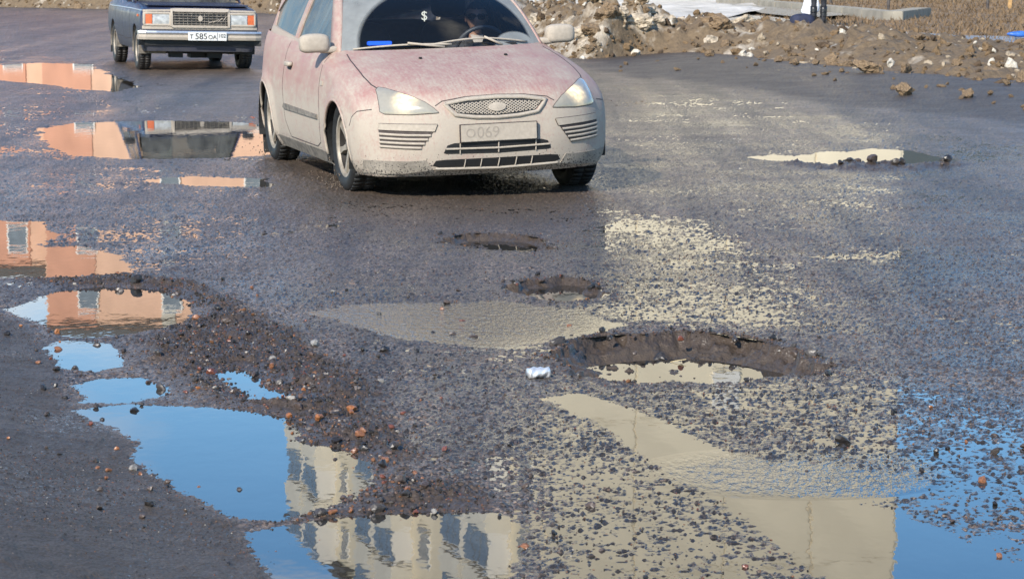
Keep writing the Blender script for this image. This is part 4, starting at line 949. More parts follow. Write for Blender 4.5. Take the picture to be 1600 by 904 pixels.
def pedestrian():
    x, y = G(1278, 44); root = empty('person', (x, y, .02), R(75), label='pedestrian in dark trousers and tall black boots walking on the wet pavement', cat='person')
    # faces +x (walking left to right in the photo's depth), stride
    P = [(0, 0, .92, .14, .12), (0, 0, 1.08, .125, .10), (.01, 0, 1.30, .155, .11), (.01, 0, 1.42, .10, .075), (.02, 0, 1.50, .055),
         (0, .19, 1.38, .062), (-.06, .25, 1.12, .046), (.04, .26, .88, .032), (0, -.19, 1.38, .062), (.04, -.24, 1.12, .046), (.12, -.24, .90, .032),
         (.02, .09, .88, .095), (.07, .10, .48, .062), (-.08, .10, .34, .060)]
    P[13] = (.02, .10, .30, .060)
    P += [(0, .10, .10, .052), (-.01, -.09, .88, .095), (.10, -.10, .48, .062), (.06, -.10, .30, .060), (.02, -.10, .10, .052)]
    E = [(0, 1), (1, 2), (2, 3), (3, 4), (3, 5), (5, 6), (6, 7), (3, 8), (8, 9), (9, 10), (0, 11), (11, 12), (12, 13), (13, 14), (0, 15), (15, 16), (16, 17), (17, 18)]
    parts = [(skin(P, E), None, 0)]
    for w, s in (((.04, .26, .87), 1), ((.12, -.24, .89), -1)):
        hp, he = hand_pts(w, (.1, 0, -1), (1, 0, 0), (0, s, 0), .8); parts.append((skin(hp, he, 0, 2), None, 1))
    hm = Matrix.Translation((.045, 0, 1.62)); parts += [(head_mesh(), hm, 1), (skin([(.02, 0, 1.45, .055), (.03, 0, 1.55, .05)], [(0, 1)], 0, 2), None, 1)]
    join_meshes('body', parts, [M['trousers'], M['skin']], root)
    join_meshes('hair', [(hair_cap(.04, 1.1), hm, 0)], [M['hair']], root)
    join_meshes('coat', [(skin([(0, 0, .70, .19, .16), (0, 0, .95, .165, .135), (0, 0, 1.10, .15, .12), (.01, 0, 1.32, .175, .125), (.01, 0, 1.43, .11, .085), (0, .195, 1.39, .075), (-.06, .255, 1.12, .06), (.03, .262, .93, .046), (0, -.195, 1.39, .075), (.04, -.245, 1.12, .06), (.11, -.242, .95, .046)],
        [(0, 1), (1, 2), (2, 3), (3, 4), (4, 5), (5, 6), (6, 7), (4, 8), (8, 9), (9, 10)]), None, 0)], [M['jacket']], root)
    for s, xx in ((1, .0), (-1, .03)):
        b = MB().tube([(xx + .02, s * .10, .03), (xx + .015, s * .10, .12), (xx + .03, s * .10, .22), (xx + .045, s * .10, .36), (xx + .055, s * .10, .42)], [.052, .058, .066, .074, .076], 14)
        V, Fc = smooth_box((.28, .105, .085), p=.6); b.add([(a + xx + .07, c + s * .10, max(q, -.04) + .042) for a, c, q in V], Fc)
        for z in (.13, .22, .31): b.tube([(xx + .028 + .075 * math.cos(t), s * .10 + .075 * math.sin(t), z) for t in np.linspace(0, 6.283, 15)], .009, 5, False)
        b.build('boot', M['boot'], root, True)
    # carrier bag hanging from the hand
    bx, by = G(1266, 40); bag = empty('carrier_bag', (bx, by - .22, .24), R(10), label='white plastic carrier bag hanging from the pedestrian hand', cat='bag')
    V = []; nr, nc = 12, 20
    for i in range(nr):
        v = i / (nr - 1); hw = .19 * (1 - .45 * v ** 2) * (1 - .35 * (1 - min(1, v * 6)) ** 2); dp = .085 * (1 - .75 * v) + .008
        for j in range(nc):
            a = 2 * math.pi * j / nc; w = 1 + .10 * math.sin(3 * a + 5 * v) + .06 * math.sin(7 * a); V.append((hw * math.cos(a) * w - .04 * (1 - v), dp * math.sin(a) * w, .50 * v))
    Fc = grid_faces(nr, nc, True) + [tuple(range(nc))[::-1]]
    M['bag'] = mat('white_plastic_bag', (.80, .80, .82), .4, var=.06, scale=12, bump=.01)
    MB().add(V, Fc).build('sack', M['bag'], bag, True); MB().tube([(-.07, 0, .48), (-.02, 0, .62), (.0, 0, .66), (.02, 0, .62), (.07, 0, .48)], .012, 6).build('handle', M['bag'], bag, True)
    bx2, by2 = G(1253, 44); V, Fc = smooth_box((.52, .30, .30), p=.7)
    o = MB().add([(a + .06 * c, b, c * (1 - .4 * abs(a)) + .13) for a, b, c in V], Fc).build('duffel_bag', mat('dark_blue_cloth', (.012, .016, .04), .8, var=.4, scale=12, bump=.01), None, True); o.location = (bx2, by2, .02)
    tag(o, 'dark blue cloth bag set down on the pavement beside the pedestrian', 'bag')
pedestrian()
# things inside the hatchback windscreen
me = text_mesh('$', .092, .003); me.transform(Matrix.Rotation(R(90), 4, 'Z') @ Matrix.Rotation(R(90), 4, 'X'))
cu = mat('white_charm', (.82, .80, .70), .4, var=.05)
o = link('hanging_charm', me, cu, label='white dollar sign charm dangling behind the hatchback windscreen', cat='charm'); o.location = in_car((-.80, -.10, 1.165)); o.rotation_euler = (0, .0, CAR1['a'] - math.pi / 2)
o = MB().box((0, 0, 0), (.06, .17, .03)).build('blue_packet', mat('blue_card', (.01, .10, .75), .45, var=.1), None, bevel=.005); o.location = in_car((-.50, -.50, .985)); o.rotation_euler = (0, 0, CAR1['a'] - math.pi / 2)
tag(o, 'bright blue packet lying on the hatchback dashboard', 'packet')
# ------------------------------------------------------------------ bank of dirt and old snow along the far edge of the road
BK = np.array(BANK); bl = np.concatenate([[0], np.cumsum(np.hypot(*np.diff(BK, axis=0).T))])
bs_ = np.linspace(0, bl[-1], 500); kr = np.exp(-np.linspace(-2.5, 2.5, 61) ** 2); kr /= kr.sum()      # smoothed run of the bank
SMX, SMY = [np.convolve(np.pad(np.interp(bs_, bl, BK[:, c]), 30, mode='reflect', reflect_type='odd'), kr, 'valid') for c in (0, 1)]
bh = np.interp(bl, bl[[0, 2, 4, 6, 7, 8, 9, 11, 15]], [.13, .16, .21, .46, .54, .60, .55, .55, .8])
bw = np.interp(bl, bl[[0, 3, 5, 8, 10, 15]], [10.5, 9.0, 6.5, 4.2, 3.5, 4.0])
def bank_pts(sv, tv):
    x = np.interp(sv, bs_, SMX); y = np.interp(sv, bs_, SMY)
    e = 3.0; dx = np.interp(sv + e, bs_, SMX) - np.interp(sv - e, bs_, SMX); dy = np.interp(sv + e, bs_, SMY) - np.interp(sv - e, bs_, SMY); l = np.hypot(dx, dy)
    w = np.interp(sv, bl, bw); h = np.interp(sv, bl, bh)
    edge = .30 * fb(sv, tv * 0, 1.4, 71, 3) * (1 - tv)
    X = x + dy / l * (w * tv + edge); Y = y - dx / l * (w * tv + edge)
    prof = sm(0, .22, tv) * sm(1.05, .22, tv)
    r = .45 * fb(X, Y, .9, 73, 4, .65) + .55 * np.abs(fb(X, Y, .40, 75, 3)) + .30 * np.abs(fb(X, Y, .16, 77, 2))
    z = h * prof * (.85 + r) + .14 * sm(0, .12, tv) * sm(1, .9, tv) * fb(X, Y, .2, 79, 3) - .03 * sm(.06, 0, tv)
    return X, Y, z
nS, nT = 1000, 64
sv, tv = np.meshgrid(np.linspace(0, bl[-1], nS), np.linspace(0, 1, nT), indexing='ij')
bX, bY, bZ = bank_pts(sv, tv)
def bank_material():
    m, t, b = new_mat('dirty_snow_bank'); co = N(t, 'ShaderNodeTexCoord').outputs['Object']
    at = N(t, 'ShaderNodeAttribute', attribute_name='snow')
    n = noise(t, co, 1.6, 7, .65); n2 = noise(t, co, 14, 5, .6)
    dirt = mixc(t, n2, (.05, .035, .021), (.21, .145, .08)); snow = mixc(t, n2, (.22, .17, .115), (.55, .49, .40))
    k = ramp(t, math_node(t, 'ADD', n, math_node(t, 'MULTIPLY', at.outputs['Fac'], .30)), .60, .74)
    t.links.new(mixc(t, k, dirt, snow), b.inputs['Base Color']); b.inputs['Roughness'].default_value = .85
    bn = N(t, 'ShaderNodeBump'); bn.inputs['Distance'].default_value = .03; t.links.new(n2, bn.inputs['Height']); t.links.new(bn.outputs[0], b.inputs['Normal'])
    return m
bank = mesh('snow_bank', np.stack([bX, bY, bZ], -1).reshape(-1, 3), grid_faces(nS, nT), bank_material(), smooth=True, kind='structure')
a = bank.data.attributes.new('snow', 'FLOAT', 'POINT'); sn = np.interp(sv, bl[[0, 3, 5, 6, 8, 9, 11, 15]], [.0, .0, .06, .30, .48, .35, .05, .35]) * sm(1.0, .6, tv)
a.data.foreach_set('value', sn.reshape(-1).astype(np.float32))

def rock(seed, sub=2, rough=.22, flat=.75):
    r = random.Random(seed); bm = bmesh.new(); bmesh.ops.create_icosphere(bm, subdivisions=sub, radius=1)
    ph = [(Vector((r.gauss(0, 1), r.gauss(0, 1), r.gauss(0, 1))).normalized(), r.uniform(.42, .86)) for _ in range(10)]
    for v in bm.verts:
        d = v.co.normalized(); k = 1.0
        for n, c in ph:
            q = d.dot(n)
            if q > c: k = min(k, c / q)
        k *= 1 + r.uniform(-rough, rough) * .35; v.co = Vector((d.x * k, d.y * k * .85, d.z * k * flat))
    me = bpy.data.meshes.new('rock'); bm.to_mesh(me); bm.free(); return me
ROCK = [rock(i, 2, .25, .75) for i in range(6)]; CLOD = [rock(30 + i, 3, .5, .72) for i in range(6)]
def with_mat(ms, m):
    o = []
    for me in ms: me = me.copy(); me.materials.clear(); me.materials.append(m); o.append(me)
    return o
RD, RO, RW = with_mat(ROCK, M['stone']), with_mat(ROCK, M['stone_orange']), with_mat(ROCK, M['stone_white'])
CD, CS = with_mat(CLOD, M['clod']), with_mat(CLOD, M['snowlump'])
def put(name, me, p, r, label, cat, group=None, squash=1.0):
    o = bpy.data.objects.new(name, me); C.objects.link(o); o.location = p; o.rotation_euler = (rnd.uniform(-.4, .4), rnd.uniform(-.4, .4), rnd.uniform(0, 6.28))
    o.scale = (r * rnd.uniform(.85, 1.25), r * rnd.uniform(.85, 1.2), r * rnd.uniform(.85, 1.15) * squash); return tag(o, label, cat, group)
def gz(x, y): return float(ground_z(np.array([x]), np.array([y]))[0])
lump_word = lambda snow, r: ('small ' if r < .08 else 'fist sized ' if r < .12 else 'big ') + ('lump of dirty old snow' if snow else 'clod of brown dirt')
# clods that rolled onto the wet shoulder (photo positions)
for k, (px, py, r) in enumerate([(1107,98,.10),(1172,91,.11),(1217,107,.10),(1243,114,.08),(1274,112,.07),(1300,110,.16),(1322,112,.12),(1353,127,.17),(1372,126,.13),(1414,126,.11),(1411,155,.11),(1512,162,.10),(1573,128,.12),(1572,148,.06),(1596,142,.12),(1500,122,.06),(1250,100,.10),(1330,96,.15),(1362,104,.10),(1452,114,.10),(1085,70,.05),(1032,84,.06),(990,92,.05)]):
    x, y = G(px, py); put('dirt_clod', CD[k % 6], (x, y, gz(x, y) + r * .40), r, 'brown clod of dirt fallen on the wet road shoulder below the bank', 'clod', 'clods on the road shoulder')
for k in range(34):
    x, y = G(rnd.uniform(930, 1600), 0); px = rnd.uniform(960, 1610); py = np.interp(px, [900, 1150, 1600], [104, 112, 172]) + rnd.uniform(-14, 8); x, y = G(px, py); r = rnd.uniform(.02, .05)
    put('dirt_clod', CD[k % 6], (x, y, gz(x, y) + r * .3), r, 'small crumb of brown dirt fallen on the wet road shoulder', 'clod', 'crumbs on the road shoulder')
for k in range(70):
    s_ = rnd.uniform(bl[0], bl[6]); t_ = rnd.uniform(.03, .6); x, y, z = [float(q) for q in bank_pts(np.array([s_]), np.array([t_]))]; r = rnd.choice([.04, .05, .07, .09, .13])
    put('dirt_clod', CD[k % 6], (x, y, z + r * .25), r, lump_word(False, r) + ' lying on the low bank beside the pavement', 'clod', lump_word(False, r) + ' beside the pavement')
for k in range(95):
    s_ = rnd.uniform(bl[5], bl[9]); t_ = rnd.uniform(.0, .5) ** 1.0; x, y, z = [float(q) for q in bank_pts(np.array([s_]), np.array([t_]))]; r = rnd.choice([.06, .08, .11, .15, .21])
    o_ = rnd.random() < .62; put('snow_lump' if o_ else 'dirt_clod', CS[k % 6] if o_ else CD[k % 6], (x, y, z + r * .2), r, lump_word(o_, r) + ' heaped on the bank behind the hatchback', 'snow lump' if o_ else 'clod', lump_word(o_, r) + ' behind the hatchback')
for k in range(30):
    s_ = rnd.uniform(bl[10], bl[15]); t_ = rnd.uniform(.0, .5); x, y, z = [float(q) for q in bank_pts(np.array([s_]), np.array([t_]))]; r = rnd.uniform(.12, .3)
    put('dirt_clod', (CD if rnd.random() < .75 else CS)[k % 6], (x, y, z + r * .2), r, 'clod of frozen dirt on the verge behind the navy saloon', 'clod', 'clods on the verge behind the saloon')

# ------------------------------------------------------------------ pavement, kerb, lawn, ice beyond the bank
M['pave'] = mat('wet_pavement', (.20, .20, .205), .35, var=.25, scale=1.2, bump=.004, bscale=20)
M['lawn'] = mat('dead_lawn', (.15, .10, .056), .95, var=.45, scale=1.1, bump=.05, bscale=5)
M['ice'] = mat('old_ice', (.44, .42, .39), .55, var=.3, scale=1.3, bump=.05, bscale=2.5)
sheet('lawn', PG([(1170,44),(1250,50),(1330,58),(1420,64),(1520,70),(1720,76)]) + [(22, 50), (34, 84), (7, 84), (6.0, 70)], .030, M['lawn'], 0, 1.2, .06, 3, kind='structure')
sheet('pavement', PG([(1100,38),(1130,27),(1200,30),(1250,38),(1320,47),(1400,55),(1500,61),(1720,66),(1720,78),(1500,73),(1400,68),(1300,60),(1200,52)]), .075, M['pave'], 0, .8, .02, 5, kind='structure')
sheet('ice_field', PG([(850,44),(1000,40),(1110,38),(1170,28),(1215,16),(1200,4)]) + [(9, 92), (-3, 92), (-2, 60)], .10, M['ice'], 0, .5, .22, 9, kind='structure')
kb = [G(1130, 8), G(1250, 20), G(1330, 28), G(1395, 35), G(1440, 28)]
def kerb(P, h, w):
    n = 0
    for i in range(len(P) - 1):
        a, b = Vector(P[i]), Vector(P[i + 1]); d = b - a; k = max(1, round(d.length / 1.6)); root = kroot
        for j in range(k):
            c = a.lerp(b, (j + .5) / k); MB().box((c.x, c.y, h / 2 + .02 + rnd.uniform(-.01, .01)), (d.length / k - .03, w, h + .04), Matrix.Rotation(math.atan2(d.y, d.x) + rnd.uniform(-.008, .008), 3, 'Z')).build('kerb_stone', M['concrete'], root, bevel=.015)
kroot = empty('kerb', (0, 0, 0), label='pale concrete kerb edging the dead brown lawn', cat='kerb'); kerb(kb, .20, .45)
sheet('concrete_path', PG([(1130,10),(1250,22),(1330,30),(1260,36),(1190,28)]), .11, M['concrete'], 0, kind='structure')
M['post'] = mat('rusty_post', (.06, .05, .045), .7, var=.4, scale=8); M['wood'] = mat('pale_wood', (.42, .25, .10), .8, var=.3, scale=12)
for px, py in ((1388, 21), (1543, 18), (1298, 8)):
    x, y = G(px, py); e = empty('fence_post', (x, y, 0), rnd.uniform(-.1, .1), label='thin dark metal fence post standing in the dead lawn', cat='post', group='fence posts on the lawn')
    MB().tube([(0, 0, 0), (0, 0, 1.35)], .04, 8).build('pole', M['post'], e); MB().box((0, 0, 1.37), (.10, .10, .03)).build('cap', M['post'], e)
x, y = G(1578, 16); o = MB().box((0, 0, .25), (.09, .09, .62), Matrix.Rotation(.06, 3, 'Y')).build('wooden_stake', M['wood'], None, bevel=.008, label='short pale wooden stake standing in the dead lawn', cat='stake'); o.location = (x, y, 0)
# dry grass blades on the lawn (nobody could count them)
V = []; Fc = []; lp = np.array(PG([(1180,44),(1330,58),(1520,70),(1720,76)]) + [(22, 50), (30, 80), (8, 80)])
for k in range(14000):
    y = rnd.uniform(42, 80); x = rnd.uniform(.07, .24) * y
    V.append((x, y))
A = np.array(V); ok = sdf(A[:, 0], A[:, 1], lp, 1.0) < 0; V = []
for x, y in A[ok]:
    a = rnd.uniform(0, 6.28); h = rnd.uniform(.04, .13); b = len(V); w = .02; l = rnd.uniform(-.1, .1)
    V += [(x - w * math.cos(a), y - w * math.sin(a), .02), (x + w * math.cos(a), y + w * math.sin(a), .02), (x + l, y + rnd.uniform(-.1, .1), .03 + h)]; Fc.append((b, b + 1, b + 2))
mesh('dry_grass', V, Fc, mat('dry_grass', (.15, .098, .052), .9, var=.45, scale=3), kind='stuff', label='short dry brown grass covering the lawn', cat='grass')
# litter
x, y = G(1168, 86); o = MB().box((0, 0, .05), (.30, .07, .05), Matrix.Rotation(-.25, 3, 'Y')).build('snow_slab', mat('white_slab', (.75, .72, .66), .7, var=.1), None, bevel=.012, label='narrow white slab lying on the dark road shoulder', cat='slab'); o.location = (x, y, gz(x, y) + .08); o.rotation_euler = (0, 0, .35)
x, y = G(1588, 69); V, Fc = smooth_box((.34, .16, .10), p=.8); o = MB().add([(a + .1 * b, b, c * (1 + 2 * a) + .05) for a, b, c in V], Fc).build('blue_wrapper', mat('blue_plastic', (.03, .12, .42), .4, var=.3, scale=9, bump=.02), None, True, label='crumpled blue plastic wrapper lying by the pavement', cat='litter'); o.location = (x, y, .12)
V = []
for i in range(13):
    for j in range(22):
        a = 6.283 * j / 22; rr = .026 * (1 + .22 * math.sin(3 * a + i) * math.sin(i * .5)); V.append((.085 * i / 12 - .04, rr * math.cos(a), rr * math.sin(a) * .8))
x, y = G(840, 590); cn = MB().add(V, grid_faces(13, 22, True) + [tuple(range(22))[::-1], tuple(12 * 22 + j for j in range(22))]).build('crushed_can', mat('bare_tin', (.70, .70, .70), .38, metal=.6, var=.1, bump=.002), None, True, label='small crushed silver can lying left of the big pothole water', cat='can'); cn.location = (x, y, .02); cn.rotation_euler = (0, 0, .35)
x, y = G(1040, 552, -.03); o = MB().tube([(0, 0, 0), (.04, -.02, .014), (.085, -.03, .022)], .0016, 5).build('grass_stalk', mat('straw', (.45, .36, .2), .7), None, label='thin pale grass stalk lying in the big pothole', cat='stalk'); o.location = (x, y, gz(x, y) + .006)

# ------------------------------------------------------------------ buildings beyond the road (the puddles mirror them)
def boxmesh(d, m, bevel=0):
    o = MB().box((0, 0, 0), d).build('b', m); me = o.data; bpy.data.objects.remove(o); return me
def child(name, me, parent, loc):
    o = bpy.data.objects.new(name, me); C.objects.link(o); o.parent = parent; o.location = loc; return o
M['beige'] = mat('beige_panel', (.72, .63, .46), .85, var=.08, scale=.6); M['beige_in'] = mat('panel_joint', (.50, .43, .31), .9, var=.1)
M['brick'] = mat('orange_brick', (.58, .36, .245), .85, var=.12, scale=1.5); M['brick2'] = mat('red_brick', (.50, .25, .16), .85, var=.12, scale=1.5)
M['frame'] = mat('white_frame', (.70, .68, .63), .5, var=.05); M['pane'] = mat('window_pane', (.13, .15, .17), .12, var=.4, scale=2)
M['balc'] = mat('balcony_panel', (.66, .62, .52), .7, var=.1, scale=1); M['greywall'] = mat('grey_render', (.40, .37, .31), .85, var=.1, scale=1); M['roofing'] = mat('roof_felt', (.07, .065, .06), .8)
M['palewall'] = mat('pale_render', (.50, .45, .36), .85, var=.1, scale=1)
WF, WP = boxmesh((1.25, .10, 1.45), M['frame']), boxmesh((1.08, .04, 1.28), M['pane'])
BP, BG = boxmesh((2.7, .9, 1.05), M['balc']), boxmesh((.72, .05, 1.25), M['pane']); BF = boxmesh((2.64, .8, 1.5), M['frame'])
def block(name, label, loc, rz, L_, D, H, floors, bays, m, face, balc=(), strip=()):
    """face +1: windows on the local +y side (y=0), house stretches to -y; face -1: the mirror case"""
    root = empty(name, (*loc, 0), rz, label=label, cat='building')
    MB().box((L_ / 2, -face * D / 2, H / 2), (L_, D, H)).build('wall', m, root)
    MB().box((L_ / 2, -face * D / 2, H + .25), (L_ + .5, D + .5, .5)).build('roof', M['roofing'], root)
    MB().box((L_ / 2, -face * D / 2, .35), (L_ + .12, D + .12, .7)).build('plinth', M['beige_in'], root)
    fh = (H - 1.4) / floors; bw_ = L_ / bays
    for f in range(floors):
        for b in range(bays):
            x = (b + .5) * bw_; z = 1.3 + fh * f + fh * .55
            if b in balc:
                q = child('balcony', BP, root, (x, face * .455, z - .85)); q2 = child('balcony_frame', BF, q, (0, -face * .05, 1.28)); [child('pane', BG, q, (dx_, face * .37, 1.28)) for dx_ in (-.85, 0, .85)]
            else:
                w = child('window', WF, root, (x, face * .03, z)); child('pane', WP, w, (0, face * .05, 0))
                if m is not M['beige']: w.scale = (.66, 1, .82)
    for (x0, x1, mm) in strip: MB().box(((x0 + x1) / 2, face * .02, H / 2), (x1 - x0, .06, H - .1)).build('wall_strip', mm, root)
    return root
ph = block('apartment_block', 'tall beige panel apartment block with blank end wall and glazed balconies', (1.0, 83.5), math.atan2(36.5, -11.6), 38.5, 13.0, 25.4, 9, 12, M['beige'], 1, (1, 2, 5, 6, 9, 10))
PM = boxmesh((.05, 3.15, 2.64), M['beige'])
for i in range(4):
    for j in range(9): child('panel', PM, ph, (-.028, -1.66 - i * 3.22, 2.0 + j * 2.68))
WS = boxmesh((.12, .9, 1.3), M['frame'])
for j in (1, 4, 7): child('window', WS, ph, (-.07, -6.5, 2.4 + j * 2.68))
block('brick_block', 'orange brick five storey building with darker red wall strips', (-18.9, 103), 0, 10.2, 12, 13.6, 5, 3, M['brick'], -1, (), ((0.05, 2.0, M['brick2']), (4.7, 5.2, M['greywall'])))
block('brick_block', 'lower orange brick wing with pale stair strips beside the five storey building', (-36, 104.5), 0, 16.9, 12, 11.4, 4, 7, M['brick'], -1, (), ((9.3, 10.2, M['frame']), (14.2, 16.2, M['brick2'])))
block('apartment_block', 'pale five storey apartment block standing beside the tall panel block', (16.6, 113), 0, 42, 12, 16.2, 5, 14, M['palewall'], -1, (3, 4, 9, 10))
block('rendered_block', 'grey rendered four storey building standing between the brick and panel blocks', (-18, 134), 0, 12, 12, 12.0, 4, 5, M['greywall'], -1)
# ------------------------------------------------------------------ stones on the road
M['clodgrain'] = ramp_random_material('dirt_crumb', [(55, (.15, .10, .055)), (25, (.08, .055, .035)), (14, (.30, .24, .17)), (6, (.50, .45, .37))], rough=.9, spec=.2)
SPOT = [(1030,550,.030,'d'),(872,556,.034,'d'),(1243,567,.026,'d'),(1268,577,.032,'d'),(1150,556,.018,'d'),(985,560,.016,'d'),(602,550,.026,'d'),(566,549,.019,'d'),(652,550,.012,'d'),(425,570,.020,'w'),(585,650,.012,'w'),(208,641,.027,'d'),(118,577,.019,'d'),(252,607,.022,'d'),(150,636,.015,'d'),(212,446,.034,'d'),(186,454,.026,'d'),(232,440,.02,'d'),(550,656,.015,'o'),(820,762,.015,'d'),(797,696,.014,'d'),(806,692,.012,'d'),(1318,692,.030,'d'),(1535,753,.022,'o'),(1555,788,.014,'d'),(1395,645,.014,'d'),(1440,735,.014,'d'),(924,868,.014,'d'),(820,857,.015,'o'),(445,714,.010,'d'),(625,811,.012,'o'),(865,836,.013,'d'),(690,482,.016,'o'),(722,500,.016,'o'),(716,456,.015,'d'),(890,508,.018,'o'),(430,860,.011,'o'),(780,806,.012,'d'),(500,842,.010,'o'),(690,858,.009,'d'),(1600,700,.018,'d'),(1480,700,.012,'d'),(1510,690,.011,'o'),(1260,735,.012,'d'),(1165,885,.011,'o'),(1052,589,.020,'d')] + [(rnd.gauss(1370, 70), 258 + rnd.uniform(-2, 4), rnd.uniform(.014, .045), 'd') for k in range(16)] + [(1364, 259, .06, 'd')] + [(px_ + rnd.uniform(-14, 14), py_ + rnd.uniform(-5, 4), rnd.choice([.008, .011, .015, .021]), 'd') for (px_, py_) in [(870,540),(905,528),(950,524),(1000,522),(1060,518),(1110,521),(1160,528),(1210,537),(1250,550),(1280,562),(1300,574),(1285,584),(1180,594),(1000,598),(900,590),(862,562),(800,442),(930,448),(942,466),(850,436),(700,370),(855,384)] for q_ in (0, 1)]
NOTE = {(602,550): ('asphalt_lump', 'largest black asphalt lump on the bare road beside the gravel ridge'), (425,570): ('stone', 'pale grey stone lying among the dark rubble'), (208,641): ('asphalt_lump', 'wet black lump sitting at the edge of the large blue puddle'),
        (212,446): ('asphalt_lump', 'big black asphalt lump above the puddle mirroring the brick house'), (1318,692): ('stone', 'flat grey stone on the wet speckled asphalt'), (1535,753): ('stone', 'brown stone standing in the shallow blue water'), (1052,589): ('stone', 'dark round stone standing in the water of the big pothole'),
        (820,857): ('stone', 'rust orange stone on the shore of the puddle mirroring the panel block')}
KIND = {'d': (RD, 'dark wet stone', 'dark stones on the road'), 'o': (RO, 'rust orange pebble', 'orange pebbles on the road'), 'w': (RW, 'small pale pebble', 'pale pebbles on the road')}
pts = [(px, py, r, k) for px, py, r, k in SPOT]
gp_ = np.array(PG(GRAV)); cnt = 0
while cnt < 215:
    px, py = (rnd.uniform(40, 700), rnd.uniform(430, 815)) if rnd.random() < .72 else (rnd.uniform(-10, 1600), rnd.uniform(470, 904))
    x, y = G(px, py); s_ = sdf(np.array([x]), np.array([y]), gp_)[0]
    wet = min(float(sdf(np.array([x]), np.array([y]), p)[0]) for p in POLY.values())
    if wet < -.03 and rnd.random() < .88: continue
    if s_ > .05 and rnd.random() < .6: continue
    u = rnd.random(); pts.append((px, py, rnd.choice([.008, .010, .012, .015, .019]) * (1 if s_ > .02 else 1.15), 'd' if u < .70 else 'o' if u < .965 else 'w')); cnt += 1
HOLE = [(1052,589),(1030,550),(872,556),(1243,567),(1268,577),(1150,556),(985,560)]
xy = np.array([G(p[0], p[1], -.05 if (p[0], p[1]) in HOLE else 0) for p in pts]); zz, BZ = ground_z(xy[:, 0], xy[:, 1], True)[:2]
for k, ((px, py, r, kd), (x, y), z) in enumerate(zip(pts, xy, zz)):
    me, lab, grp = KIND[kd]; nm = 'stone'
    where = 'muddy floor of the big pothole' if (px, py) in HOLE else 'gravel ridge' if sdf(np.array([x]), np.array([y]), gp_)[0] < .08 else 'smooth grey berm' if BZ[k] > .5 else 'speckled asphalt by the big pothole' if px > 780 else 'bare asphalt beside the gravel ridge'
    lab = lab + ', lying on the ' + where; grp = grp + ', ' + where
    if (px, py) in NOTE: nm, lab = NOTE[(px, py)]; grp = None
    put(nm, me[k % 6], (x, y, max(float(z), -.012 if (px, py) not in HOLE else -.12) + r * .42), r, lab, 'stone', grp)
# muddy spray thrown up by the hatchback's front wheel
rs = random.Random(11); V = []; Fc = []; ico = rock(99, 1, .1, 1.0); iv = [v.co.copy() for v in ico.vertices]; jf = [tuple(p.vertices) for p in ico.polygons]
for k in range(260):
    fr_ = rs.random() < .7; c = in_car(((.05 if fr_ else -2.6) - abs(rs.gauss(0, .22)), -.86 + rs.gauss(0, .09), abs(rs.gauss(0, .07)) + .012)); q = rs.uniform(.0025, .009); b = len(V)
    V += [c + v * q for v in iv]; Fc += [tuple(i + b for i in f) for f in jf]
mesh('mud_spray', V, Fc, mat('muddy_water_drop', (.14, .105, .075), .25, var=.3), None, True, kind='stuff', label='muddy water spray thrown up by the hatchback wheels', cat='spray')
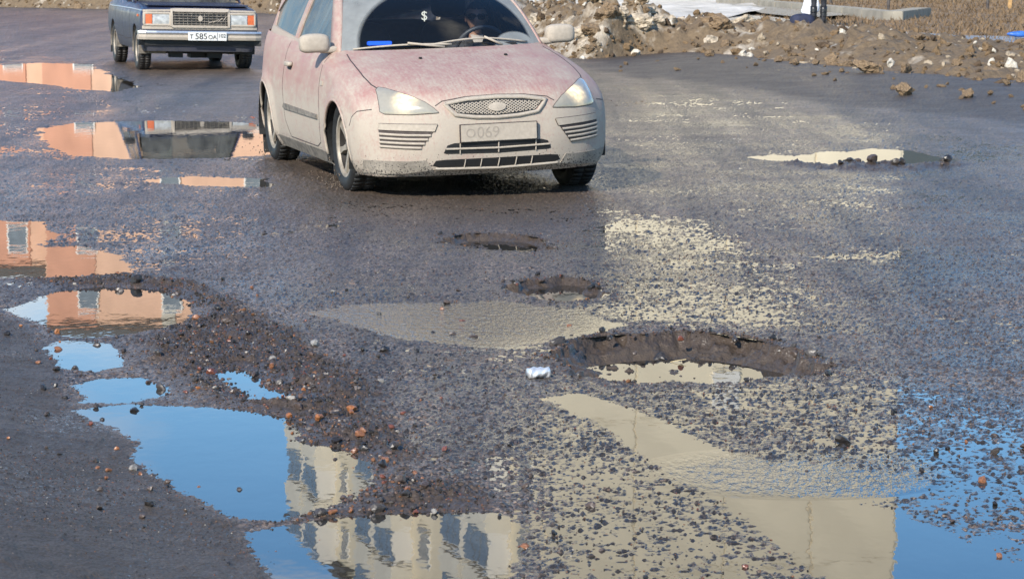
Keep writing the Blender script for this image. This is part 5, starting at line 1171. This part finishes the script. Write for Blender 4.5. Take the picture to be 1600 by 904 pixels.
# gravel and loose grit: too many to count
def gravel(name, P, scl, me, m, label):
    src = bpy.data.objects.new(name + '_grain', me)
    pm = bpy.data.meshes.new(name); pm.from_pydata([tuple(p) for p in P], [], [])
    a = pm.attributes.new('size', 'FLOAT', 'POINT'); a.data.foreach_set('value', np.asarray(scl, np.float32))
    rg = np.random.RandomState(len(P)); rr = np.stack([rg.uniform(-.6, .6, len(P)), rg.uniform(-.6, .6, len(P)), rg.uniform(0, 6.28, len(P))], 1).astype(np.float32)
    a = pm.attributes.new('turn', 'FLOAT_VECTOR', 'POINT'); a.data.foreach_set('vector', rr.ravel())
    o = bpy.data.objects.new(name, pm); C.objects.link(o); tag(o, label, 'gravel', kind='stuff')
    g = bpy.data.node_groups.new(name, 'GeometryNodeTree'); g.interface.new_socket('Geometry', in_out='INPUT', socket_type='NodeSocketGeometry'); g.interface.new_socket('Geometry', in_out='OUTPUT', socket_type='NodeSocketGeometry')
    gi = g.nodes.new('NodeGroupInput'); go = g.nodes.new('NodeGroupOutput'); ip = g.nodes.new('GeometryNodeInstanceOnPoints'); oi = g.nodes.new('GeometryNodeObjectInfo'); oi.inputs['Object'].default_value = src; oi.inputs['As Instance'].default_value = True
    sa = g.nodes.new('GeometryNodeInputNamedAttribute'); sa.data_type = 'FLOAT'; sa.inputs[0].default_value = 'size'; ra = g.nodes.new('GeometryNodeInputNamedAttribute'); ra.data_type = 'FLOAT_VECTOR'; ra.inputs[0].default_value = 'turn'
    l = g.links.new; l(gi.outputs[0], ip.inputs['Points']); l(oi.outputs['Geometry'], ip.inputs['Instance']); l(sa.outputs[0], ip.inputs['Scale']); l(ra.outputs[0], ip.inputs['Rotation']); l(ip.outputs[0], go.inputs[0])
    md = o.modifiers.new('gravel', 'NODES'); md.node_group = g; return o
rg = np.random.RandomState(5)
n = 420000; yy = np.sqrt(rg.uniform(6.2 ** 2, 17.0 ** 2, n)); xx = rg.uniform(-.225, .225, n) * yy
Z, bm_, gm_, mu_, fi_ = ground_z(xx, yy, True)
patch_ = .5 + fb(xx, yy, .5, 90, 3)
prob = (.03 + .085 * patch_) * (1 - .85 * bm_) * (1 - sm(10, 16.5, yy)) + gm_ * .62 * (1 - sm(12, 16.5, yy))
shore = (Z < .006) & (Z > -.012); prob = prob + .10 * shore; prob = np.where(Z < -.014, .004, prob)
prob = np.where((bm_ > .5), .045 + .55 * sm(.05, .4, fb(xx, yy, .7, 95, 3) + .40 * sm(-.75, -1.4, xx)), prob)
keep = rg.uniform(0, 1, n) < prob
xx, yy, Z, gm_, bk = xx[keep], yy[keep], Z[keep], gm_[keep], bm_[keep]
sz = np.exp(rg.normal(-5.92, .56, len(xx))) * (1 + 1.1 * gm_ * rg.uniform(0, 1, len(xx)) ** 2); sz = np.clip(sz, .0016, .0055 + .0115 * gm_) * (1 - .3 * bk)
P = np.stack([xx, yy, Z + sz * .15], 1)
GR = with_mat([rock(60 + i, 1, .3, .8) for i in range(3)], M['pebble'])
for k in range(3): gravel('gravel', P[k::3], sz[k::3], GR[k], M['pebble'], 'loose dark gravel and brown grit scattered over the wet road')
n = 9000; s_ = rg.uniform(bl[0], bl[-1], n); t_ = rg.uniform(-.02, .75, n); x_, y_, z_ = bank_pts(s_, t_); q = np.clip(np.exp(rg.normal(-3.2, .45, n)), .015, .12)
CG = with_mat([rock(80, 2, .5, .75)], M['clodgrain']); gravel('dirt_crumbs', np.stack([x_, y_, z_ + q * .3], 1), q, CG[0], M['clodgrain'], 'crumbs of dirt and dirty snow covering the bank')
print('gravel', len(P))
